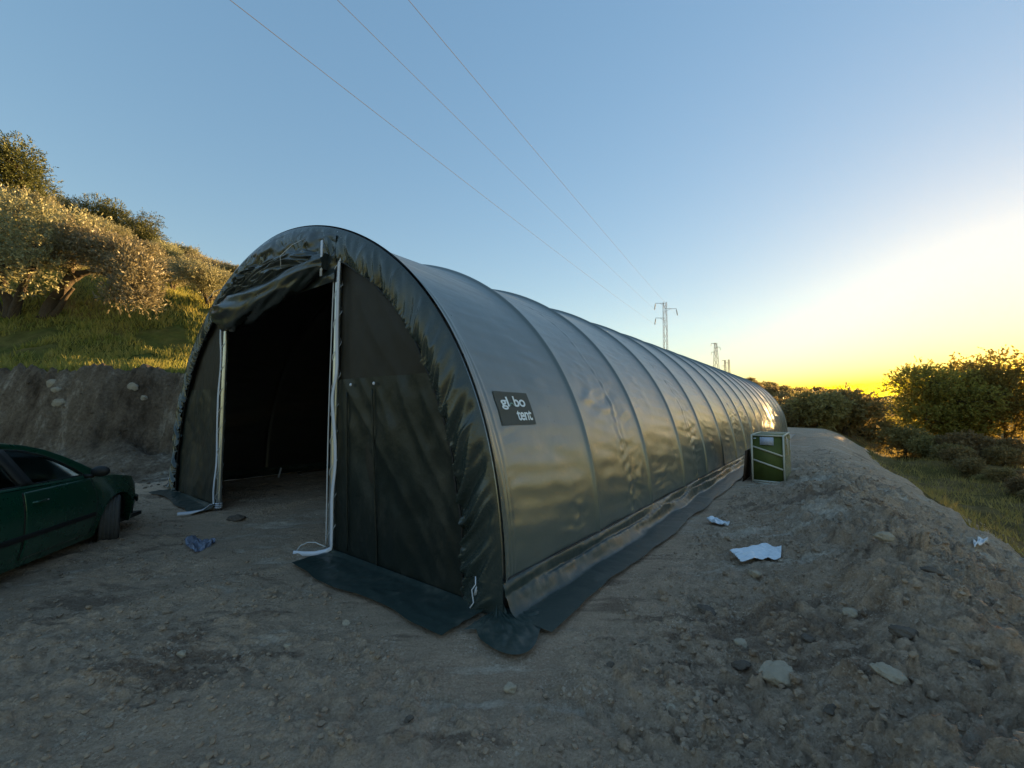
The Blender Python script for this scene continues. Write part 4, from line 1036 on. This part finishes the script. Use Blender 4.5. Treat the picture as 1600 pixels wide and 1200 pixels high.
    # wheels
    def wheel(lx, ly, steer):
        w0 = empty('wheel', (lx, ly, .315)); w0.parent = root; w0.rotation_euler = (0, 0, steer)
        sg = 1 if lx > 0 else -1
        pr = [(-.095, .205), (-.103, .24), (-.100, .28), (-.088, .305)]
        for gx in (-.058, -.02, .02, .058): pr += [(gx - .007, .313), (gx - .006, .303), (gx + .006, .303), (gx + .007, .313)]
        pr += [(.088, .305), (.100, .28), (.103, .24), (.095, .205)]
        a_ = np.linspace(0, 2 * math.pi, 72, endpoint=False)
        mb = MB(); mb.grid(np.stack([np.stack([np.array([p[0] for p in pr]), np.array([p[1] for p in pr]) * math.cos(q), np.array([p[1] for p in pr]) * math.sin(q)], -1) for q in a_]), True); mb.build('tyre', M['tyre'], w0)
        mb = MB(); mb.grid(np.stack([np.stack([sg * np.array([-.09, .0, .06, .092, .095]), np.array([.205, .185, .19, .198, .208]) * math.cos(q), np.array([.205, .185, .19, .198, .208]) * math.sin(q)], -1) for q in a_]), True)
        for j in range(7):
            q = j * 2 * math.pi / 7; mb.box((sg * .072, .11 * math.cos(q), .11 * math.sin(q)), (.02, .19, .045), Matrix.Rotation(q, 3, 'X'), .006)
        mb.tube([(sg * .055, 0, 0), (sg * .088, 0, 0)], .045, 16); mb.tube([(sg * .0, 0, 0), (sg * .03, 0, 0)], .14, 24); mb.build('rim', M['rim'], w0)
    for lx in (.765, -.765): wheel(lx, 0, .48); wheel(lx, -2.61, 0)
    mb = MB(); mb.box((0, -3.46, .42), (.52, .012, .11)); mb.build('number_plate', M['strip'], root)
car()

# ------------------------------------------------------------------ crate, board, litter
def crate_paper():
    m = N('printed_note'); mp = m.mapping((1, 1, 1), (0, 0, 0), 'Generated'); sp_ = m.n('ShaderNodeSeparateXYZ'); m.l(mp, sp_.inputs[0])
    ln = m.math('GREATER_THAN', m.math('SINE', m.math('MULTIPLY', sp_.outputs['Z'], 62)), .25)
    c = m.mix(m.math('MULTIPLY', ln, m.math('GREATER_THAN', m.noise(22, 3), .42)), (.62, .66, .78), (.25, .29, .42)); m.bsdf(c, .6, 0, .3); return m.m
M['crate_green'] = simple('green_board', (.085, .110, .026), .6, 0, .35, (8, .15, .01), .25)
M['crate_bar'] = simple('pale_bar', (.55, .53, .45), .5, 0, .4, (30, .1, .002), .12)
M['film'] = simple('stretch_film', (.20, .22, .13), .22, 0, .6, (14, .6, .02), .35)
def crate():
    s0, s1, t0, t1 = 4.72, 5.33, 7.80, 9.25; H = 1.0
    x, y, _ = T2W(s0, t0); g = min(thd(*T2W(s, t)[:2]) for s in (s0, s1) for t in (t0, t1))
    root = empty('green_crate', (x, y, g + .01), -A, 'green-panelled crate with pale bars and a paper note beside the tent skirt', 'crate')
    W_, D_ = s1 - s0, t1 - t0; b = .03
    mb = MB(); mb.box((W_ / 2, D_ / 2, H / 2), (W_ - .03, D_ - .03, H - .03)); mb.build('panel', M['crate_green'], root)
    def bar(p, q, w_=.032, d=.02, name='frame_bar'):
        p = Vector(p); q = Vector(q); v = q - p; rot = v.to_track_quat('X', 'Z').to_matrix(); m_ = MB(); m_.box((p + q) / 2, (v.length, d, w_), rot, .004); m_.build(name, M['crate_bar'], root)
    for xx in (.016, W_ - .016):
        bar((xx, 0, 0), (xx, 0, H), .034, .034)
        bar((xx, D_, 0), (xx, D_, H), .034, .034)
        for zz in (.018, H - .018): bar((xx, .018, zz), (xx, D_ - .018, zz), .034, .026)
    for yy in (0.0, D_):
        for zz in (.018, H - .018): bar((.034, yy, zz), (W_ - .034, yy, zz), .034, .026)
    bar((.035, -.008, .745), (W_ - .035, -.008, .565), .034, .016, 'brace'); bar((.035, -.008, .465), (W_ - .035, -.008, .285), .034, .016, 'brace')
    m_ = MB(); m_.box((.295, -.010, .865), (.25, .003, .165)); m_.build('paper_note', crate_paper(), root)
    m_ = MB(); m_.box((.075, -.010, .915), (.05, .003, .018)); m_.build('paper_tag', M['strip'], root)
    U, V_ = np.meshgrid(np.linspace(0, 1, 60), np.linspace(0, 1, 50), indexing='ij')
    m_ = MB(); m_.grid(np.stack([W_ + .004 + .012 * np.abs(pn(U * 3 + V_, V_ * 8, 210)), .03 + U * (D_ - .06), .05 + V_ * .9], -1)); m_.build('stretch_film', M['film'], root)
    for (u, z0, z1) in ((.16, .80, .96), (.78, .62, .84), (.36, .55, .9)):
        m_ = MB(); m_.box((W_ + .024, u * D_, (z0 + z1) / 2), (.006, .05, z1 - z0), None, .002); m_.build('tape_strip', M['strip'], root)
crate()
def board():
    x, y, _ = T2W(4.60, 7.72); g = thd(x, y)
    mb = MB(); mb.box((0, .55, .33), (.022, 1.15, .66), Matrix.Rotation(R(6), 3, 'Y'), .003)
    o = mb.build('plywood_board', simple('brown_plywood', (.05, .030, .020), .6, 0, .3, (6, .2, .01), .3)); o.location = (x, y, g); o.rotation_euler = (0, 0, -A)
    tag(o, 'dark brown board standing on edge between the green crate and the tent skirt', 'board')
    mb = MB(); mb.box((0, 0, .02), (.32, .035, .018), None, .003); o = mb.build('wood_slat', M['crate_bar']); x, y, _ = T2W(4.93, 7.55); o.location = (x, y, thd(x, y)); o.rotation_euler = (0, 0, -A - .5)
    tag(o, 'thin pale slat lying in front of the green crate', 'slat')
board()
def clear(name, col, fac, rough=.25):
    m = N(name); tr = m.n('ShaderNodeBsdfTransparent'); tr.inputs[0].default_value = col + (1,)
    b = m.n('ShaderNodeBsdfPrincipled'); b.inputs['Base Color'].default_value = col + (1,); b.inputs['Roughness'].default_value = rough
    m.l(m.bump(m.noise(30, 4, .7), .5, .01), b.inputs['Normal'])
    mx = m.n('ShaderNodeMixShader'); mx.inputs[0].default_value = fac; m.l(tr.outputs[0], mx.inputs[1]); m.l(b.outputs[0], mx.inputs[2]); m.l(mx.outputs[0], m.out.inputs[0]); return m.m
def flat_piece(name, poly_px, mat, label, cat, ribs=0, lift=.02, seed=0, crumple=.03, thick=.004, tilt=None):
    """a sheet lying on the soil; its outline was sighted, its ground spots are real positions"""
    P = np.array([on_ground(px, py, 1.5, 60)[:2] for px, py in poly_px]); c = P.mean(0); n = 34
    # ruled grid between the two long sides of the outline
    h_ = len(P) // 2; top = P[:h_]; bot = P[h_:][::-1]
    ti = np.linspace(0, 1, n); q = lambda a: np.stack([np.interp(ti, np.linspace(0, 1, len(a)), a[:, j]) for j in (0, 1)], -1)
    T1, B1 = q(top), q(bot); W_ = np.linspace(0, 1, n)[None, :, None]; G = T1[:, None] * (1 - W_) + B1[:, None] * W_
    gz = terrain(G[..., 0], G[..., 1], True)[0]; U = ti[:, None] * np.ones((1, n)); V_ = np.linspace(0, 1, n)[None] * np.ones((n, 1))
    z = gz.max() * .6 + gz * .4 + lift + crumple * fbm(U * 3, V_ * 3, 3, 220 + seed)
    if tilt is not None: z = z + tilt * (1 - V_)
    if ribs: z = z + .006 * np.sin(V_ * ribs * 2 * math.pi)
    V3 = np.stack([G[..., 0] - c[0], G[..., 1] - c[1], z - gz.min()], -1); mb = MB(); mb.grid(V3); o = mb.build(name, mat); o.location = (c[0], c[1], gz.min()); solidify(o, thick)
    return tag(o, label, cat)
ribm = simple('translucent_sheet', (.66, .71, .78), .35, 0, .5, None, .1)
flat_piece('ribbed_sheet', [(1141, 872), (1170, 867), (1200, 864), (1222, 866), (1221, 878), (1200, 881), (1180, 884), (1158, 886)], ribm, 'larger white ribbed plastic sheet half buried in dirt right of the tent', 'plastic sheet', 7, .015, 1, .02, .003, .03)
flat_piece('plastic_scrap', [(1105, 815), (1116, 813), (1130, 817), (1141, 822), (1138, 826), (1128, 824), (1116, 821), (1107, 817)], ribm, 'small white plastic scrap beside the tent skirt', 'plastic scrap', 3, .02, 2, .03, .003)
flat_piece('paper_sheet', [(1522, 861), (1530, 856), (1546, 862), (1544, 864), (1532, 867), (1524, 865)], simple('white_paper', (.7, .7, .72), .7, 0, .3, None, .05), 'small white paper lying on the grassy slope at far right', 'paper', 0, .03, 3, .04, .003)
flat_piece('plastic_bag', [(288, 850), (305, 844), (322, 848), (337, 849), (331, 857), (318, 864), (304, 870), (293, 862)], clear('thin_film', (.42, .46, .58), .45, .2), 'crumpled clear plastic bag on the dirt between the car and the tent door', 'plastic bag', 0, .02, 4, .05, .002)

_ico = None
def ico(sub):
    bm = bmesh.new(); bmesh.ops.create_icosphere(bm, subdivisions=sub, radius=1); V = np.array([v.co[:] for v in bm.verts]); Fq = np.array([[v.index for v in f.verts] for f in bm.faces]); bm.free(); return V, Fq
def stone(px, py, wpx, label, mat, seed, cat='stone', flat=.55, name='stone'):
    x, y, _ = on_ground(px, py, 1.5, 60); z = thd(x, y); r = wpx / 2 * y / F; V, Fq = ico(4); q = np.random.default_rng(seed)
    d = 1 + .22 * pn(V[:, 0] * 1.3 + V[:, 2], V[:, 1] * 1.3 - V[:, 2], seed) + .10 * pn(V[:, 0] * 3.5, V[:, 1] * 3.5 + V[:, 2] * 3, seed + 1) + .04 * pn(V[:, 0] * 9 + V[:, 2] * 5, V[:, 1] * 9, seed + 2)
    for _ in range(9):                     # broken facets
        n_ = q.normal(size=3); n_ /= np.linalg.norm(n_); h = V @ n_; d = np.where(h > .62, d * (1 - .55 * (h - .62)), d)
    P = V * d[:, None] * np.array([r, r * .8, r * flat]); o = np_mesh(name, P, Fq, mat); o.location = (x, y, z + r * flat * .35); o.rotation_euler = (q.uniform(-.2, .2), q.uniform(-.2, .2), q.uniform(-.5, .5)); return tag(o, label, cat)
stone(1155, 1012, 30, 'pale angular stone standing on the churned soil, lower right', M['stone'], 1, flat=.8)
stone(1158, 1040, 28, 'dark stone just below the pale angular one, lower right', M['stone_dark'], 2)
stone(1220, 1068, 62, 'largest flat pale stone in the lower right foreground', M['stone'], 3, flat=.42)
stone(798, 1085, 21, 'lone small round stone below the tent corner', M['stone'], 4, flat=.7)
stone(1388, 1078, 44, 'long flat stone right of the largest pale stone', M['stone'], 5, flat=.4)
stone(1410, 1002, 40, 'flat brown stone on the shoulder of the dirt mound', M['stone_dark'], 6, flat=.4)
stone(1478, 1160, 58, 'lumpy pale rock near the bottom right corner', M['stone'], 7, flat=.5)
stone(284, 1028, 18, 'small pale stone alone among the wheel ruts, lower left', M['stone'], 8)
stone(543, 974, 14, 'bluish pale pebble in front of the tent skirt', M['stone'], 9)
stone(790, 1001, 13, 'round pebble at the pointed tip of the tent skirt', M['stone'], 10)
stone(1105, 960, 34, 'earthy stone right of the tent, above the pale angular one', M['stone_dark'], 11, flat=.45)
stone(1455, 905, 30, 'brown clod on the crest of the dirt mound', M['stone_dark'], 12, flat=.5)
for i, (px, py, w_, lab) in enumerate(((1262, 1008, 22, 'brown stone between the pale angular stone and the dirt mound'), (1330, 960, 26, 'brown clod low on the face of the dirt mound'), (1300, 1120, 24, 'grey stone near the bottom edge, right of centre'), (1050, 1110, 18, 'small grey stone near the bottom edge, below the tent corner'), (955, 1045, 16, 'small brown stone right of the tent corner tip'), (1385, 870, 30, 'earthy block high on the dirt mound'), (640, 1130, 15, 'small stone near the bottom edge, left of centre'), (450, 1010, 14, 'small stone among the wheel ruts before the door'), (1530, 1040, 34, 'half-buried stone at the right edge of the dirt mound'), (1180, 905, 22, 'brown clod just below the ribbed plastic sheet'))):
    stone(px, py, w_, lab, M['stone'] if i % 2 else M['stone_dark'], 40 + i, flat=.55)
stone(372, 813, 30, 'dark clod of earth on the dirt before the tent door', M['stone_dark'], 13, 'clod', .4, 'earth_clod')
M['bankrock'] = simple('bank_limestone', (.33, .29, .23), .95, 0, .1, (8, 1.0, .05), .4)
# pale rubble low on the cut bank
for i, (px, py, w_) in enumerate(((82, 592, 26), (86, 606, 20), (90, 618, 24), (205, 620, 22), (222, 626, 16))):
    rx, rz = ray(px, py); x, y, _ = on_ground(px, py, 4, 60); z = thd(x, y); V, Fq = ico(3); r = w_ / 2 * y / F
    d = 1 + .3 * pn(V[:, 0] * 1.5 + V[:, 2], V[:, 1] * 1.5, 300 + i) + .15 * pn(V[:, 0] * 4, V[:, 2] * 4, 310 + i)
    o = np_mesh('bank_rock', V * d[:, None] * r * .8 * np.array([1, .45, .75]), Fq, M['bankrock']); o.location = (x, y + .03, z)
    tag(o, ['topmost', 'middle', 'lowest', 'left', 'right'][i] + (' pale rock of the stacked three in the cut bank above the car' if i < 3 else ' one of the two pale rocks in the cut bank beside the tent'), 'rock', 'pale rocks in the cut bank')

def pebbles(name, n, cond, smin_, smax, mat, x0, x1, y0, y1, dens, sub_=1, pw=2.6):
    x = rng.uniform(x0, x1, n); y = y0 * (y1 / y0) ** rng.uniform(0, 1, n); z, d, de, b = terrain(x, y, True)
    m = cond(x, y, d, de, b) & (np.abs(x) < y * 1.35 + .6); x, y, z = x[m], y[m], z[m]; n = len(x)
    s_ = smin_ + (smax - smin_) * rng.uniform(0, 1, n) ** pw; V, Fq = ico(sub_); k = len(V)
    q = rng.normal(size=(n, 3, 3)); q, _ = np.linalg.qr(q); jit = 1 + rng.normal(size=(n, k)) * .13
    P = np.einsum('nij,kj->nki', q, V) * jit[..., None] * (s_[:, None, None] / 2) * np.array([1, 1, .7]); P = P + np.stack([x, y, z + s_ * .12], -1)[:, None]
    Fa = (Fq[None] + (np.arange(n) * k)[:, None, None]).reshape(-1, 3); o = np_mesh(name, P.reshape(-1, 3), Fa, mat, smooth=sub_ > 1); print(name, n); return tag(o, kind='stuff')
pebbles('gravel', 34000, lambda x, y, d, de, b: (de < .6) & (d < -.1) & ((W2T(x, y)[0] > 4.7) | (W2T(x, y)[1] < -.6)) & (pn(x * 1.3, y * 1.3, 230) > -.25), .006, .045, M['pebble'], -11, 9, 1.4, 14, 0, 1, 3.2)
pebbles('soil_clods', 16000, lambda x, y, d, de, b: ((b > .25) | (pn(x * .9, y * .9, 231) > .25)) & (d < -.1) & ((W2T(x, y)[0] > 4.7) | (W2T(x, y)[1] < -.6)), .010, .075, M['dirt'], -6, 12, 1.4, 16, 0, 1, 3.5)
pebbles('talus_rubble', 3000, lambda x, y, d, de, b: (d > -2.2) & (d < .5) & (y < 14),   .012, .09, M['bank'], -16, -5, 7, 13, 0, 1, 3.5)

# ------------------------------------------------------------------ pylons and cables
def lattice_pylon(base, H, w0, w1, arms, label, cat='pylon', yaw=0.0, r=.045):
    root = empty('power_pylon', base, yaw, label, cat)
    mb = MB(); n = max(6, int(H / 1.3)); zs = np.linspace(0, H, n + 1); wd = np.interp(zs, [0, H], [w0, w1])
    cor = [(-1, -1), (1, -1), (1, 1), (-1, 1)]
    for cx, cy in cor: mb.tube([(cx * wd[0], cy * wd[0], 0), (cx * wd[-1], cy * wd[-1], H)], r, 5)
    for i in range(n):
        for j in range(4):
            a, b = cor[j], cor[(j + 1) % 4]; p, q = (a, b) if i % 2 else (b, a)
            mb.tube([(p[0] * wd[i], p[1] * wd[i], zs[i]), (q[0] * wd[i + 1], q[1] * wd[i + 1], zs[i + 1])], r * .55, 4)
    mb.build('lattice_mast', M['pylon'], root); ends = []
    for (z, sgn, L) in arms:
        m = MB(); m.tube([(0, 0, z), (sgn * L, 0, z)], r * 1.1, 5); m.tube([(0, 0, z - .5), (sgn * L * .5, 0, z - .05)], r * .6, 4); m.tube([(sgn * L, 0, z), (sgn * L, 0, z - .25)], r * .8, 5); ar = m.build('cross_arm', M['pylon'], root)
        m = MB()
        for q in range(6): m.tube([(sgn * (L + .03 * q), 0, z - .25 - q * .16), (sgn * (L + .03 * q), 0, z - .25 - q * .16 - .07)], .11, 8)
        m.tube([(sgn * L, 0, z - .2), (sgn * (L + .16), 0, z - 1.25)], .03, 5); m.build('insulator', M['insul'], root)
    return root
M['pylon'] = simple('pylon_steel', (.08, .085, .085), .8, 0, .4, None, .15)
M['insul'] = simple('insulator_glass', (.09, .08, .06), .3, 0, .5, None, .2)
# attachment points of the three cables on the nearest pylon and on the one behind the photographer
PA = [(25.86, 75.0, 16.86), (25.91, 75.0, 19.55), (29.71, 75.0, 18.61)]; PB = [(-70.24, -115.37, 7.24), (-70.24, -115.37, 9.93), (-69.12, -115.94, 8.99)]
bx, by = 27.6, 75.0; bz = th(bx, by)
lattice_pylon((bx, by, bz - .2), 21.0 - bz + .2, .40, .25, [(20.8 - bz + .2, -1, 1.7), (17.2 + .9 - bz + .2, -1, 1.7), (19.7 - bz + .2 + .1, 1, 2.1)], 'nearest steel lattice pylon with three short arms behind the tent', r=.035)
for i, (px, ptop, k, wd, lab) in enumerate(((1121, 535, 165, 1.7, 'middle-sized distant pylon with short arms, second from the tent ridge'), (1135, 562, 270, 2.0, 'faint small pylon left of the tallest thin mast pair'), (1141, 561, 285, 1.4, 'faint armless lattice mast right of the small pylon'))):
    x, y, z = at_depth(px, k); rx, rz = ray(px, ptop); top = EYE + rz * k
    lattice_pylon((x, y, z - .5), top - z + .5, 1.2, .35, [] if i == 2 else [(top - z + .3, -1, wd), (top - z - 3.2, -1, wd), (top - z - 1.2, 1, wd)], lab, 'pylon', 0, .10 if i else .08)
def cable(a, b, sag, label, r=.008):
    a, b = np.array(a), np.array(b); s_ = np.linspace(0, 1, 160)[:, None]; P = a + (b - a) * s_; P[:, 2] -= 4 * sag * (s_ * (1 - s_))[:, 0]; rr = r
    mb = MB(); mb.tube(P, rr, 5); return tag(mb.build('power_cable', M['cable']), label, 'cable', 'overhead cables')
M['cable'] = simple('cable_metal', (.09, .09, .09), .9, 0, .4, None, .1)
for a, b, lab in zip(PA, PB, ('leftmost overhead cable at the top of the photo, running to the lower pylon arm', 'middle overhead cable at the top of the photo, running to the top pylon arm', 'rightmost overhead cable at the top of the photo, running to the right pylon arm')): cable(a, b, 2.03, lab)

# ------------------------------------------------------------------ air
def haze():
    me = bpy.data.meshes.new('haze'); bm = bmesh.new(); bmesh.ops.create_cube(bm, size=1)
    lo, hi = np.array([-190., -125., -14.]), np.array([380., 430., 48.])
    for v in bm.verts: v.co = Vector([(lo[i] + hi[i]) / 2 + v.co[i] * (hi[i] - lo[i]) for i in range(3)])
    bm.to_mesh(me); bm.free(); o = bpy.data.objects.new('haze', me); C.objects.link(o); tag(o, kind='stuff')
    m = bpy.data.materials.new('haze_air'); m.use_nodes = True; t_ = m.node_tree; t_.nodes.clear(); ou = t_.nodes.new('ShaderNodeOutputMaterial')
    v = t_.nodes.new('ShaderNodeVolumePrincipled'); v.inputs['Color'].default_value = (1.0, .84, .58, 1); v.inputs['Density'].default_value = HAZE; v.inputs['Anisotropy'].default_value = .80
    t_.links.new(v.outputs[0], ou.inputs['Volume']); me.materials.append(m)
HAZE = .00003
haze()
